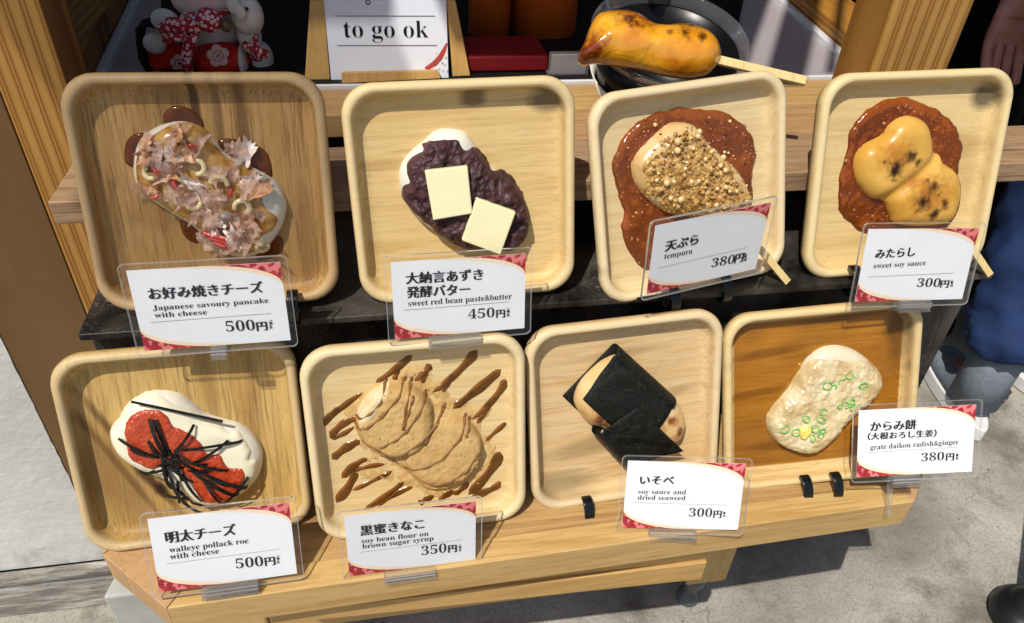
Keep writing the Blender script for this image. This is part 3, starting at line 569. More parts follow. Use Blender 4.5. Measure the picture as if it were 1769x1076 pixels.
def arc(kind, t, k):     # the curved inner edge of a corner print; k widens it for the cream band
    a = math.pi / 2 * t
    if kind == 'top': x0, z0, rx, rz = -0.002 - k * 0.12, CH * 0.73 - k * 0.010, CW / 2 + 0.002 + k * 0.12, CH * 0.27 + k * 0.010; return (x0 + rx * math.sin(a), z0 + rz * math.cos(a))
    x, z = arc('top', t, k); return (-x, CH - z)
for i, (ttl, a, b, em, lines, rule, num, n0, n1, y0, y1, tax, lab) in enumerate(EN):
    T = empty('price_tag', mat4(*pose(TG[i])), lab, 'price tag', 'laminated price tags')
    MB().prism_y([(-CW / 2, 0), (CW / 2, 0), (CW / 2, CH), (-CW / 2, CH)], 0.0, 0.0003).build('card', M_card, T)
    cr = 0.0045; mg = 0.0055; out = []
    for cx, cz, t0 in ((CW / 2 + mg - cr, CH + mg - cr, 0), (-CW / 2 - mg + cr, CH + mg - cr, 90), (-CW / 2 - mg + cr, -mg + cr, 180), (CW / 2 + mg - cr, -mg + cr, 270)):
        for k in range(7): t = math.radians(t0 + 15 * k); out.append((cx + cr * math.cos(t), cz + cr * math.sin(t)))
    fm = MB(); fm.add([(x, -0.0011, z) for x, z in out], [tuple(range(len(out)))]); fl = fm.build('laminate', M_film, T)
    rim = MB(); n = len(out)
    inn = [(x - 0.0006 * (1 if x > 0 else -1), z - 0.0006 * (1 if z > CH / 2 else -1)) for x, z in out]
    V = [(x, y_, z) for y_ in (-0.0013, 0.0006) for x, z in out] + [(x, y_, z) for y_ in (-0.0013, 0.0006) for x, z in inn]
    Fq = []
    for j in range(n):
        k = (j + 1) % n; Fq += [(j, k, n + k, n + j), (j, 2 * n + j, 2 * n + k, k), (n + j, n + k, 3 * n + k, 3 * n + j)]
    rim.add(V, Fq).build('laminate_edge', M_filmedge, fl)
    for kind in ('top', 'low'):
        corner = (CW / 2, CH) if kind == 'top' else (-CW / 2, 0)
        q0 = [arc(kind, t / 20, 0.0) for t in range(21)]; sgn = 1 if kind == 'top' else -1
        q1 = [(max(-CW / 2, min(CW / 2, x)), max(0, min(CH, z))) for x, z in [arc(kind, t / 20, 0.28) for t in range(21)]]
        V = [(x, -0.00012, z) for x, z in q0] + [(x, -0.00012, z) for x, z in q1]
        MB().add(V, [(j, j + 1, 21 + j + 1, 21 + j) for j in range(20)]).build('cream_band', M_cream, T)
        MB().add([(x, -0.00024, z) for x, z in q0 + [corner]], [tuple(range(22))]).build('corner_print', M_floral, T)
    def P(q): return tuv(i, *q)
    def E(q, e): return abs(tuv(i, q[0], q[1] - e)[1] - tuv(i, *q)[1])
    lettering('title_text', ttl, P(a), P(b), E(a, em), T, M_ink, True)
    for s_, c0, c1, e in lines:
        jp = ord(s_[0]) > 0x2000; lettering('subtitle_text', s_, P(c0), P(c1), E(c0, e), T, M_ink, jp, thin=-0.004)
    lettering('price_text', num, P(n0), P(n1), E(n0, (n1[0] - n0[0]) * 0.52), T, M_ink, thin=-0.008)
    lettering('price_text', '円', P(y0), P(y1), E(y0, 100), T, M_ink, True)
    tx, ty0, ty1 = tax; hh = (ty1 - ty0)
    for ch, f0 in (('税', 0.50), ('込', 0.86)):
        q0 = (tx - hh * 0.17, ty0 + hh * f0); q1 = (tx + hh * 0.17, ty0 + hh * f0 - 1); lettering('tax_text', ch, P(q0), P(q1), E(q0, hh * 0.36), T, M_ink, True)
    for f0, f1 in ((0.02, 0.07), (0.93, 0.98)):
        u0 = P((tx - hh * 0.17, ty0 + hh * f0)); u1 = P((tx + hh * 0.17, ty0 + hh * f1)); MB().add([(u0[0], -0.0004, u1[1]), (u1[0], -0.0004, u1[1]), (u1[0], -0.0004, u0[1] - 0.0002), (u0[0], -0.0004, u0[1] - 0.0002)], [(0, 1, 2, 3)]).build('tax_text', M_ink, T)
    r0, r1 = P(rule[0]), P(rule[1]); th_ = 0.00016
    MB().add([(r0[0], -0.0004, r0[1] - th_), (r1[0], -0.0004, r1[1] - th_), (r1[0], -0.0004, r1[1] + th_), (r0[0], -0.0004, r0[1] + th_)], [(0, 1, 2, 3)]).build('rule_line', M_ink2, T)
# clear holders under the tags
HB = {0: (0.0, 0.0), 1: (500, 1072, 985), 2: None, 3: (590, 940, 975), 4: (662, 1240, 985), 5: (572, 1166, 935), 6: (390, 935, 990), 7: (520, 840, 990)}
HL = ['clear acrylic holder under the savoury pancake price tag', 'clear acrylic holder under the red bean paste price tag', '', 'clear acrylic holder under the sweet soy sauce price tag', 'clear grooved acrylic holder under the walleye roe price tag',
      'clear grooved acrylic holder under the soy bean flour price tag', 'clear grooved acrylic holder under the dried seaweed price tag', 'clear acrylic stand holding up the grated radish price tag']
for i in range(8):
    if HB[i] is None: continue
    x0, x1 = (-0.006, 0.006) if i == 0 else (tuv(i, HB[i][0], HB[i][2])[0], tuv(i, HB[i][1], HB[i][2])[0])
    h = empty('tag_holder', mat4(*pose(TG[i])), HL[i], 'tag holder', 'clear acrylic tag holders')
    MB().box((x0, -0.0070, -0.0075), (x1, -0.0018, 0.0010)).build('front_lip', M_acry, h, bevel=0.0006)
    MB().box((x0, 0.0012, -0.0075), (x1, 0.0034, 0.0060)).build('back_plate', M_acry, h, bevel=0.0005)
    MB().box((x0, -0.0075, -0.0095), (x1, 0.062 if i < 4 else 0.012, -0.0077)).build('foot', M_acry, h, bevel=0.0004)
    for k in (-0.0048, -0.0018): MB().box((x0, -0.0078, k), (x1, -0.0071, k + 0.0009)).build('groove', M_filmedge, h)
    if i == 7: MB().box((x0, 0.0036, -0.044), (x0 + 0.005, 0.0056, 0.0060)).build('support_rod', M_acry, h, bevel=0.0004)

# ------------------------------------------------------------ the food
M_mochi = plain('mochi_white', '#dcd6c6', 0.42, 0.4, 0.04, 40, 0.12, 140, 0.25)
def food(i, name, label): return empty(name, PM[i], label, 'rice cake', 'sample rice cakes on plates')
def hump(r, h, p=2.2, rough=0.0, f=60, seed=0, o=4): return lambda d, x, z: dome(d, r, h, p) * (1 + rough * fbm(x, z, f, o, seed))
zero = lambda x, z: np.zeros_like(np.asarray(x, float))
def spheres(pts, hf, radii, nu=10, nv=7, sink=0.3, squash=1.0):
    mb = MB()
    for (x, z), r in zip(pts, radii): mb.ell((x, FL - float(hf(x, z)) - r * (1 - sink), z), (r, r * squash, r), None, nu, nv)
    return mb

# 1 savoury pancake with bonito flakes
f1 = food(0, 'savoury_rice_cake', 'rice cake heaped with pink bonito flakes and mayonnaise rings on the shaded plate')
M_sauce1 = syrup('brown_sauce', (0.66, 0.38, 0.18), '#85491e', 0.45, 0.25, spec=0.2)
for k, P in enumerate([[(435, 215), (440, 180), (480, 155), (530, 165), (575, 200), (588, 240), (560, 290), (480, 290), (440, 250)], [(290, 330), (300, 285), (335, 258), (375, 265), (400, 330), (360, 390), (300, 375)],
                       [(640, 300), (650, 280), (700, 278), (770, 295), (820, 330), (838, 380), (835, 430), (780, 440), (700, 400)], [(495, 590), (520, 570), (580, 620), (575, 668), (520, 650)], [(780, 730), (800, 670), (870, 640), (880, 690), (840, 722)]]):
    Relief(uvs(0, P), hump(0.004, 0.0018), 0.0014).mesh('sauce_pool', M_sauce1, f1)
mo1 = Relief(uvs(0, [(320, 400), (335, 300), (400, 240), (490, 215), (570, 235), (620, 290), (680, 345), (780, 395), (850, 440), (890, 510), (885, 580), (850, 650), (790, 710), (700, 720), (620, 680), (560, 620), (500, 580), (420, 530), (345, 470)], FL - 0.006), hump(0.016, 0.016, 2.2), 0.0014, blur=8)
mo1.mesh('mochi', M_mochi, f1)
gl1 = Relief(uvs(0, [(335, 440), (340, 330), (420, 250), (500, 222), (575, 245), (615, 300), (680, 360), (770, 400), (800, 450), (810, 520), (860, 575), (840, 620), (800, 640), (770, 700), (700, 700), (620, 650), (540, 600), (430, 530), (360, 480)], FL - 0.012), lambda d, x, z: 0.0012 * np.clip(d / 0.002, 0, 1) + 0.0008 * fbm(x, z, 130, 3, 4) * np.clip(d / 0.003, 0, 1), 0.0013, base=mo1)
gl1.mesh('brown_glaze', patchy('savoury_glaze', ['#7a4a1a', '#a87632', '#c9a05a', '#8a5a22'], 45, 0.15, 0.25, 120, 0, 5, 0.6), f1)
M_mayo = plain('mayonnaise', '#e6d6a2', 0.22, 0.5, 0.04, 60, 0, 100, 0.15)
for x, y, r, a0, a1 in ((560, 385, 24, -100, 110), (642, 448, 28, -180, 20), (728, 535, 26, -200, 60), (388, 405, 20, 60, 250), (545, 512, 26, 0, 150), (800, 690, 18, 0, 300)):
    c = uv(0, x, y, FL - 0.02); rr = r / 2.152 * 0.00048; pts = []
    for k in range(13): t = math.radians(a0 + (a1 - a0) * k / 12); px, pz = c[0] + rr * math.cos(t), c[1] - rr * math.sin(t); pts.append((px, FL - float(gl1(px, pz)) - 0.0030, pz))
    MB().tube(pts, [0.0012] + [0.0021] * 11 + [0.0012], 10).build('mayonnaise_ring', M_mayo, f1, True)
mf = NT('bonito_flake'); tr_ = mf.n('BsdfTransparent'); tl = mf.n('BsdfTranslucent'); fcol = mf.ramp(mf.noise(mf.coord(), 260, 5, 0.7), [(0.3, L('#d9a184')), (0.48, L('#f0cdb6')), (0.62, L('#fbeee2'))])
mf.base(fcol); mf.l(fcol, tl.inputs[0]); mf.set(Roughness=0.3, Specular__IOR__Level=0.6); a_ = mf.n('MixShader'); a_.inputs[0].default_value = 0.45; mf.l(mf.b.outputs[0], a_.inputs[1]); mf.l(tl.outputs[0], a_.inputs[2])
b_ = mf.n('MixShader'); b_.inputs[0].default_value = 0.66; mf.l(tr_.outputs[0], b_.inputs[1]); mf.l(a_.outputs[0], b_.inputs[2]); mf.l(b_.outputs[0], mf.out.inputs[0]); M_flake = mf.m
M_flakes = [M_flake, patchy('tan_flake', ['#a9744a', '#cf9c74', '#e6c4a2'], 200, 0.35, 0.3, 300), patchy('pale_flake', ['#e2bfa6', '#f4e2d2', '#fbf2ea'], 160, 0.3, 0.3, 300)]
rng = np.random.RandomState(11)
ctrs = [(380, 340), (400, 300), (480, 270), (540, 320), (470, 390), (380, 480), (520, 450), (600, 500), (670, 330), (715, 325), (740, 430), (650, 560), (700, 560), (620, 640), (720, 610), (650, 705), (780, 460), (580, 560), (600, 600), (755, 590), (430, 430), (500, 350), (345, 300), (690, 390), (560, 450), (640, 610), (690, 650), (740, 660), (450, 470), (350, 470), (620, 400), (660, 480), (540, 500), (790, 530), (590, 660), (680, 700), (420, 350), (510, 310)]
for (cx, cy) in ctrs:
    for rep in range(2):
        if rep and rng.rand() < 0.55: continue
        u, w_ = uv(0, cx + rng.uniform(-22, 22), cy + rng.uniform(-22, 22), FL - 0.02); nA, nB = 9, 7; la = rng.uniform(0.010, 0.021); lb = rng.uniform(0.006, 0.012); an = rng.uniform(0, math.pi); tilt = rng.uniform(-0.5, 0.5); tilt2 = rng.uniform(-0.5, 0.5); sd_ = rng.rand() * 50
        V = []; Fc = []
        for ia in range(nA):
            for ib in range(nB):
                s_ = (ia / (nA - 1) - 0.5) * la; t_ = (ib / (nB - 1) - 0.5) * lb
                jag = 1 + 0.9 * (vnoise(np.array([ia * 0.9 + sd_]), np.array([ib * 0.9]))[0] - 0.5) * (1 if ia in (0, nA - 1) or ib in (0, nB - 1) else 0.2)
                s_ *= jag; t_ *= jag
                x = u + math.cos(an) * s_ - math.sin(an) * t_; z = w_ + math.sin(an) * s_ + math.cos(an) * t_
                lift = 0.0036 + 1.4 * tilt * s_ + 1.4 * tilt2 * t_ + 0.0085 * fbm(np.array([x + sd_]), np.array([z]), 170, 3, sd_)[0] + 1.3 * t_ * t_ / lb * (1 if rng.rand() > -1 else 0)
                V.append((x, FL - float(gl1(x, z)) * 0.93 - max(lift, 0.0006) - 0.0006, z))
        for ia in range(nA - 1):
            for ib in range(nB - 1): Fc.append((ia * nB + ib, (ia + 1) * nB + ib, (ia + 1) * nB + ib + 1, ia * nB + ib + 1))
        MB().add(V, Fc).build('bonito_flake', M_flakes[int(rng.choice(3, p=[0.6, 0.17, 0.23]))], f1, True)
M_ging = patchy('red_ginger', ['#b3202a', '#d2413f', '#e06a58'], 90, 0.25, 0.2, 120, 0, 4, 0.3)
for (a, b) in (((400, 385), (425, 405)), ((472, 430), (490, 465)), ((385, 500), (420, 490)), ((690, 460), (688, 492)), ((575, 625), (690, 655)), ((590, 640), (700, 670)), ((610, 655), (700, 690)), ((640, 640), (705, 650)), ((530, 300), (560, 310))):
    p = uv(0, *a, FL - 0.02); q = uv(0, *b, FL - 0.02); V, Fc = ribbon([p, q], 0.0026, lambda x, z: gl1(x, z), 0.0018, 0.0045, 8, 0.0012); MB().add(V, Fc).build('ginger_strip', M_ging, f1, True)

# 2 red bean paste with butter
f2 = food(1, 'red_bean_rice_cake', 'white rice cake spread with coarse dark red bean paste')
mo2 = Relief(uvs(1, [(256, 440), (263, 380), (300, 330), (350, 288), (390, 253), (440, 244), (500, 256), (532, 290), (565, 345), (612, 395), (655, 425), (710, 480), (740, 570), (735, 640), (690, 690), (600, 700), (500, 690), (420, 650), (330, 580), (280, 520)], FL - 0.006), hump(0.015, 0.015, 2.2), 0.0014, blur=8)
mo2.mesh('mochi', M_mochi, f2)
def azuki(d, x, z):
    k = np.clip(d / 0.005, 0, 1) ** 0.5; r = 1 - np.abs(fbm(x, z, 75, 4, 2)); return k * (0.0050 + 0.0070 * (r - 0.6) + 0.0034 * fbm(x, z, 200, 3, 5) + 0.0030 * fbm(x, z, 40, 2, 8))
az = Relief(uvs(1, [(268, 505), (275, 465), (302, 440), (290, 400), (300, 360), (338, 322), (345, 298), (400, 278), (470, 288), (500, 318), (540, 315), (580, 352), (610, 400), (652, 410), (692, 440), (722, 490), (747, 560), (742, 630), (712, 670), (660, 705), (560, 705), (510, 695), (430, 660), (370, 610), (310, 560)], FL - 0.012), azuki, 0.00095, base=mo2, wob=0.0035, wf=110)
az.mesh('bean_paste', patchy('bean_paste', ['#2a171a', '#402529', '#5a3a3d'], 70, 0.5, 0.6, 300, 0, 5, 0.0, spec=0.35), f2)
M_but = plain('butter', '#e6e0b4', 0.35, 0.4, 0.03, 50, 0.04, 90, 0.2)
for k, (q, lab) in enumerate((([(352, 398), (512, 380), (530, 557), (384, 582)], 'upper larger slice of pale butter on the red bean paste'), ([(546, 499), (692, 552), (634, 712), (490, 658)], 'lower slice of pale butter set askew on the red bean paste'))):
    P = np.array(uvs(1, q, FL - 0.027)); c = P.mean(0); e = empty('butter_slice', PM[1] @ Matrix.Translation((c[0], FL - 0.0235, c[1])), lab, 'butter', 'butter slices on the bean paste')
    P = (P - c); hh = float(az(c[0], c[1])); y1 = 0.0235 - hh + 0.001; y0 = y1 - 0.0072
    mb = MB(); mb.prism_y([tuple(p) for p in P][::-1], y0, y1); o = mb.build('slice', M_but, e, bevel=0.0013, seg=4)

# 3 tempura crumbs
f3 = food(2, 'tempura_rice_cake', 'rice cake covered in brown tempura crumbs and pale beads, in brown sauce')
def saucy(h, seed, bub=0.0006):
    def fn(d, x, z):
        r = dome(d, 0.006, h, 2); s_ = fbm(x, z, 90, 3, seed); return r * (1 + 0.35 * s_) + bub * np.clip(fbm(x, z, 300, 2, seed + 3) - 0.15, 0, 1) * np.clip(d / 0.004, 0, 1) * 4
    return fn
M_sauce3 = syrup('thick_brown_sauce', (0.90, 0.56, 0.24), '#984e2a', 0.46, 0.2, 24, 0.5, 240, 0.3)
s3 = Relief(uvs(2, [(143, 430), (155, 380), (185, 310), (240, 250), (310, 215), (400, 190), (460, 183), (520, 192), (600, 200), (660, 230), (710, 275), (742, 330), (740, 420), (730, 500), (735, 570), (700, 640), (600, 710), (450, 800), (310, 872), (250, 845), (200, 780), (180, 700), (190, 640), (170, 560), (148, 490)]), saucy(0.0036, 1), 0.0011, wob=0.0022)
s3.mesh('sauce', M_sauce3, f3)
mo3 = Relief(uvs(2, [(228, 450), (240, 395), (290, 335), (340, 288), (385, 252), (440, 246), (492, 258), (528, 300), (565, 345), (625, 400), (685, 460), (725, 540), (730, 600), (640, 650), (520, 650), (400, 640), (325, 600), (255, 530)], FL - 0.008), hump(0.016, 0.016, 2.2), 0.0014, base=None, blur=8)
mo3.mesh('mochi', patchy('mochi_glazed', ['#b98c52', '#cfae78', '#d9c090'], 24, 0.2, 0.15, 100, 0.2, 4, 0.5), f3)
cr = Relief(uvs(2, [(255, 525), (270, 440), (325, 350), (390, 290), (445, 250), (500, 262), (540, 300), (580, 350), (640, 415), (700, 480), (735, 560), (730, 625), (650, 655), (540, 655), (420, 650), (345, 615), (300, 570)], FL - 0.014), lambda d, x, z: -0.0010 + np.clip((d - 0.002 + 0.011 * fbm(x, z, 110, 4, 6)) / 0.004, 0, 1) * (0.0022 + 0.0022 * fbm(x, z, 150, 3, 3) + 0.002 * np.clip(fbm(x, z, 330, 2, 9), -0.3, 1)), 0.0009, base=mo3)
M_crumb = patchy('tempura_crumb', ['#6f4a1e', '#9c7034', '#c09a58', '#d8ba80'], 160, 0.4, 0.4, 300, 0, 4, 0.2)
cr.mesh('crumb_layer', M_crumb, f3)
rs = np.random.RandomState(5); mb = MB(); cb = uvs(2, [(255, 525), (270, 440), (325, 350), (390, 290), (445, 250), (500, 262), (540, 300), (580, 350), (640, 415), (700, 480), (735, 560), (730, 625), (650, 655), (540, 655), (420, 650), (345, 615), (300, 570)], FL - 0.014); cbp = np.array(cb)
for (x, z) in scatter_in(cbp, 520, rs):
    r = rs.choice([0.0007, 0.0011, 0.0016, 0.0023], p=[0.4, 0.35, 0.18, 0.07]); A_ = Rz(rs.uniform(0, 6)) @ Rx(rs.uniform(0, 6)); mb.ell((x, FL - float(cr(x, z)) - r * 0.5, z), (r * rs.uniform(0.6, 1.5), r * rs.uniform(0.5, 1.1), r), A_, 6, 4)
tag(mb.build('crumbs', M_crumb, f3, False), kind='stuff')
M_bead = plain('pale_bead', '#d9bd85', 0.25, 0.5, 0.1, 90, 0, 100, 0.2, 0.3)
for (bx, by, br) in [(540, 292, 14), (512, 308, 14), (422, 330, 17), (420, 368, 16), (490, 360, 10), (570, 375, 11), (592, 372, 10), (605, 433, 12), (625, 452, 13), (640, 402, 14), (655, 382, 8), (374, 505, 17), (405, 500, 11), (332, 493, 10), (478, 500, 13), (508, 497, 11), (392, 570, 12), (433, 575, 16), (585, 598, 13), (590, 530, 10), (622, 522, 12), (640, 540, 9), (670, 540, 10), (540, 405, 12), (452, 445, 11), (637, 243, 8), (320, 258, 10), (672, 385, 7), (705, 515, 8), (285, 412, 8)]:
    x, z = uv(2, bx, by, FL - 0.02 if 300 < bx < 690 and by > 270 else FL - 0.004); r = br * 0.00018
    h0 = max(float(cr(x, z)), float(s3(x, z))); MB().ell((x, FL - h0 - r * 0.7, z), (r, r, r * 1.05), None, 14, 10).build('pale_bead', M_bead, f3, True)
M_bit = plain('scorched_bit', '#17110c', 0.5, 0.4, 0.2)
for (bx, by) in ((357, 300), (422, 305), (530, 247), (740, 385), (346, 380), (612, 300), (690, 420)):
    x, z = uv(2, bx, by, FL - 0.014 if bx < 500 else FL); h0 = max(float(mo3(x, z)), float(s3(x, z))); MB().ell((x, FL - h0 - 0.0004, z), (0.0014, 0.0007, 0.0008), Ry(rs.uniform(0, 3)), 8, 6).build('scorched_bit', M_bit, f3, True)
bub = MB(); sp3 = s3.P
for (x, z) in scatter_in(sp3, 240, rs):
    if float(mo3(x, z)) > 0.002: continue
    r = rs.choice([0.0005, 0.0007, 0.0009, 0.0014], p=[0.45, 0.3, 0.2, 0.05]); bub.ell((x, FL - float(s3(x, z)) - r * 0.15, z), (r, r * 0.8, r), None, 8, 6)
tag(bub.build('sauce_bubbles', patchy('sauce_bubble', ['#8a4a34', '#b07a60', '#c79a7c'], 60, 0.15, 0, 100, 0, 3, 0.6), f3, True), kind='stuff')
M_stick = wood('skewer_wood', '#d9c28a', '#cdb274', '#a88a4e', 'z', 1.3, 0.25, 2.0, 0.55, 0.2, 0.1)
def skewer(i, p0, p1, w, parent, y0=-0.004, y1=-0.010):
    a = uv(i, *p0, 0.0); b = uv(i, *p1, -0.006); d = np.array([b[0] - a[0], b[1] - a[1]]); d /= np.linalg.norm(d); q = np.array([-d[1], d[0]]) * w / 2; V = []
    for (c, y) in ((a, y0), (b, y1)):
        for s_, t_ in ((-1, -1), (1, -1), (1, 1), (-1, 1)): V.append((c[0] + s_ * q[0], y + t_ * 0.0014, c[1] + s_ * q[1]))
    return MB().add(V, [(0, 3, 2, 1), (4, 5, 6, 7)] + [(j, (j + 1) % 4, 4 + (j + 1) % 4, 4 + j) for j in range(4)]).build('skewer', M_stick, parent, bevel=0.0005)
skewer(2, (640, 640), (872, 918), 0.0068, f3)

# 4 sweet soy sauce
f4 = food(3, 'sweet_soy_rice_cake', 'smooth yellow rice cake with dark scorch marks lying in amber sweet soy sauce')
M_sauce4 = syrup('sweet_soy_sauce', (0.90, 0.52, 0.17), '#90461c', 0.38, 0.15, 20, 0.45, 220, 0.3)
s4 = Relief(uvs(3, [(190, 590), (195, 500), (215, 430), (230, 360), (245, 300), (290, 240), (350, 195), (420, 170), (490, 168), (560, 195), (620, 225), (670, 270), (705, 335), (715, 400), (695, 470), (708, 540), (700, 620), (640, 720), (500, 745), (400, 742), (300, 740), (230, 690), (195, 640)]), saucy(0.0036, 6), 0.0011, wob=0.0020)
s4.mesh('sauce', M_sauce4, f4)
_w0 = np.array(uv(3, 640, 395, FL - 0.012)); _w1 = np.array(uv(3, 380, 610, FL - 0.012)); _wd = (_w1 - _w0) / np.linalg.norm(_w1 - _w0)
def two(d, x, z):
    q = np.abs((x - _w0[0]) * -_wd[1] + (z - _w0[1]) * _wd[0]); t_ = ((x - _w0[0]) * _wd[0] + (z - _w0[1]) * _wd[1]) / np.linalg.norm(_w1 - _w0)
    return dome(d, 0.017, 0.018, 2.1) * (1 - (0.20 + 0.5 * np.abs(t_ - 0.5)) * np.exp(-(q / 0.0055) ** 2))
mo4 = Relief(uvs(3, [(263, 460), (272, 410), (308, 365), (378, 330), (420, 278), (470, 248), (525, 248), (572, 278), (592, 340), (600, 388), (630, 408), (640, 440), (692, 480), (712, 545), (702, 620), (662, 695), (560, 715), (440, 705), (413, 660), (390, 610), (330, 592), (278, 530)], FL - 0.008), lambda d, x, z: two(d, x, z) + 0.0012 * fbm(x, z, 30, 2, 3) * np.clip(d / 0.008, 0, 1), 0.0013, blur=5)
M_m4 = NT('scorched_mochi'); co = M_m4.coord()
def scorch(m, co, spots, basec, halo, dark):
    col = basec; soft = m.n('TexNoise', Scale=150.0, Detail=5.0, Roughness=0.65); m.l(co, soft.inputs['Vector'])
    for (x, z, r, strength, k) in spots:
        d = m.n('VectorMath', _operation='DISTANCE'); mp = m.n('Mapping'); mp.inputs['Scale'].default_value = (1, 0, 1); m.l(co, mp.inputs[0]); m.l(mp.outputs[0], d.inputs[0]); d.inputs[1].default_value = (x, 0, z)
        ad = m.n('Math', _operation='MULTIPLY_ADD'); m.l(soft.outputs['Fac'], ad.inputs[0]); ad.inputs[1].default_value = r * 2.4; m.l(d.outputs['Value'], ad.inputs[2])
        f = m.n('MapRange'); m.l(ad.outputs[0], f.inputs['Value']); f.inputs['From Min'].default_value = r * 2.35; f.inputs['From Max'].default_value = r * 1.45; f.inputs['To Max'].default_value = strength
        col = m.mix(f.outputs[0], col, L(halo if k == 'h' else dark))
    return col
def sp(i, lst, d): return [uv(i, x, y, d) + (r * 0.00021, s_, k) for x, y, r, s_, k in lst]
c4 = M_m4.ramp(M_m4.noise(co, 22, 4), [(0.3, L('#c08e34')), (0.7, L('#d8ae58'))])
c4 = scorch(M_m4, co, sp(3, [(450, 420, 95, 0.75, 'h'), (590, 590, 110, 0.75, 'h'), (520, 520, 60, 0.6, 'h'), (435, 482, 46, 1.0, 'd'), (505, 412, 36, 0.9, 'd'), (538, 442, 24, 0.9, 'd'), (390, 440, 12, 0.6, 'd'), (555, 618, 42, 1.0, 'd'), (605, 548, 34, 0.9, 'd'), (605, 662, 32, 1.0, 'd'), (648, 620, 24, 0.9, 'd'), (578, 520, 12, 0.7, 'd'), (620, 580, 12, 0.7, 'd')], FL - 0.02), c4, '#a8661c', '#2e1408')
M_m4.base(c4); M_m4.set(Specular__IOR__Level=0.3, Roughness=0.32, Coat__Weight=0.08, Coat__Roughness=0.12, Subsurface__Weight=0.2, Subsurface__Radius=(0.006, 0.003, 0.0015), Subsurface__Scale=0.6); M_m4.bump(M_m4.noise(co, 60, 3), 0.12, 0.001)
mo4.mesh('mochi', M_m4.m, f4)
bub = MB()
for (x, z) in scatter_in(s4.P, 170, rs):
    if float(mo4(x, z)) > 0.002: continue
    r = rs.choice([0.0005, 0.0007, 0.0010, 0.0018], p=[0.45, 0.3, 0.2, 0.05]); bub.ell((x, FL - float(s4(x, z)) - r * 0.15, z), (r, r * 0.8, r), None, 8, 6)
tag(bub.build('sauce_bubbles', patchy('soy_bubble', ['#7a3a20', '#a0603c', '#b9805a'], 60, 0.12, 0, 100, 0, 3, 0.7), f4, True), kind='stuff')
skewer(3, (690, 720), (820, 912), 0.0066, f4)

# 5 roe and cheese
f5 = food(4, 'roe_rice_cake', 'rice cake topped with cheese, bright red roe and black seaweed threads')
mo5 = Relief(uvs(4, [(270, 410), (285, 380), (320, 340), (340, 300), (400, 262), (460, 248), (540, 260), (600, 298), (650, 338), (720, 362), (790, 382), (850, 430), (877, 490), (872, 560), (840, 615), (780, 665), (700, 695), (620, 692), (560, 645), (480, 592), (400, 562), (320, 512), (280, 460)], FL - 0.006), hump(0.014, 0.013, 2.2), 0.0013, blur=8)
mo5.mesh('mochi', M_mochi, f5)
ch5 = Relief(uvs(4, [(270, 412), (298, 378), (330, 318), (400, 265), (450, 260), (520, 288), (600, 322), (645, 350), (715, 382), (745, 402), (775, 398), (800, 420), (832, 470), (826, 505), (858, 520), (850, 580), (800, 632), (720, 692), (640, 692), (560, 642), (480, 592), (400, 562), (320, 512), (278, 460)], FL - 0.010), lambda d, x, z: 0.0022 * np.clip(d / 0.003, 0, 1) ** 0.5 + 0.0010 * fbm(x, z, 45, 3, 2) * np.clip(d / 0.004, 0, 1), 0.0011, base=mo5, blur=1, wob=0.0015, wf=90)
ch5.mesh('cheese', plain('cream_cheese', '#e2dcc0', 0.35, 0.4, 0.04, 30, 0.1, 100, 0.2), f5)
ro5 = Relief(uvs(4, [(330, 402), (345, 360), (390, 325), (440, 320), (490, 338), (525, 388), (560, 400), (612, 430), (655, 490), (705, 500), (742, 548), (800, 556), (805, 600), (762, 660), (705, 690), (640, 682), (600, 622), (560, 565), (480, 548), (420, 552), (360, 520), (340, 480)], FL - 0.017), lambda d, x, z: (0.0018 + 0.0010 * fbm(x, z, 110, 3, 4) + 0.0007 * fbm(x, z, 420, 2, 6)) * np.clip(d / 0.002, 0, 1) ** 0.5, 0.0009, base=ch5, wob=0.0018, wf=170)
m = NT('pollack_roe'); co = m.coord(); v = m.n('TexVoronoi', Scale=900.0); m.l(co, v.inputs['Vector'])
m.base(m.mix(m.ramp(v.outputs['Distance'], [(0.2, (0.5, 0.5, 0.5, 1)), (0.5, (0, 0, 0, 1))]), m.ramp(m.noise(co, 60, 4), [(0.3, L('#a02c12')), (0.7, L('#bb421e'))]), L('#d0703c'))); m.set(Roughness=0.25, Coat__Weight=0.4); m.bump(v.outputs['Distance'], 0.5, 0.0008); ro5.mesh('roe', m.m, f5)
m = NT('nori'); co = m.coord(); m.base(m.ramp(m.noise(co, 260, 5, 0.7), [(0.42, L('#07080a')), (0.6, L('#15180f')), (0.72, L('#363d2e'))])); m.l(m.ramp(m.noise(co, 90, 4, 0.7), [(0.35, (0.22, 0.22, 0.22, 1)), (0.65, (0.6, 0.6, 0.6, 1))]), m.b.inputs['Roughness']); m.set(Specular__IOR__Level=0.3); m.bump(m.noise(co, 500, 4, 0.75), 1.0, 0.0012); M_nori = m.m
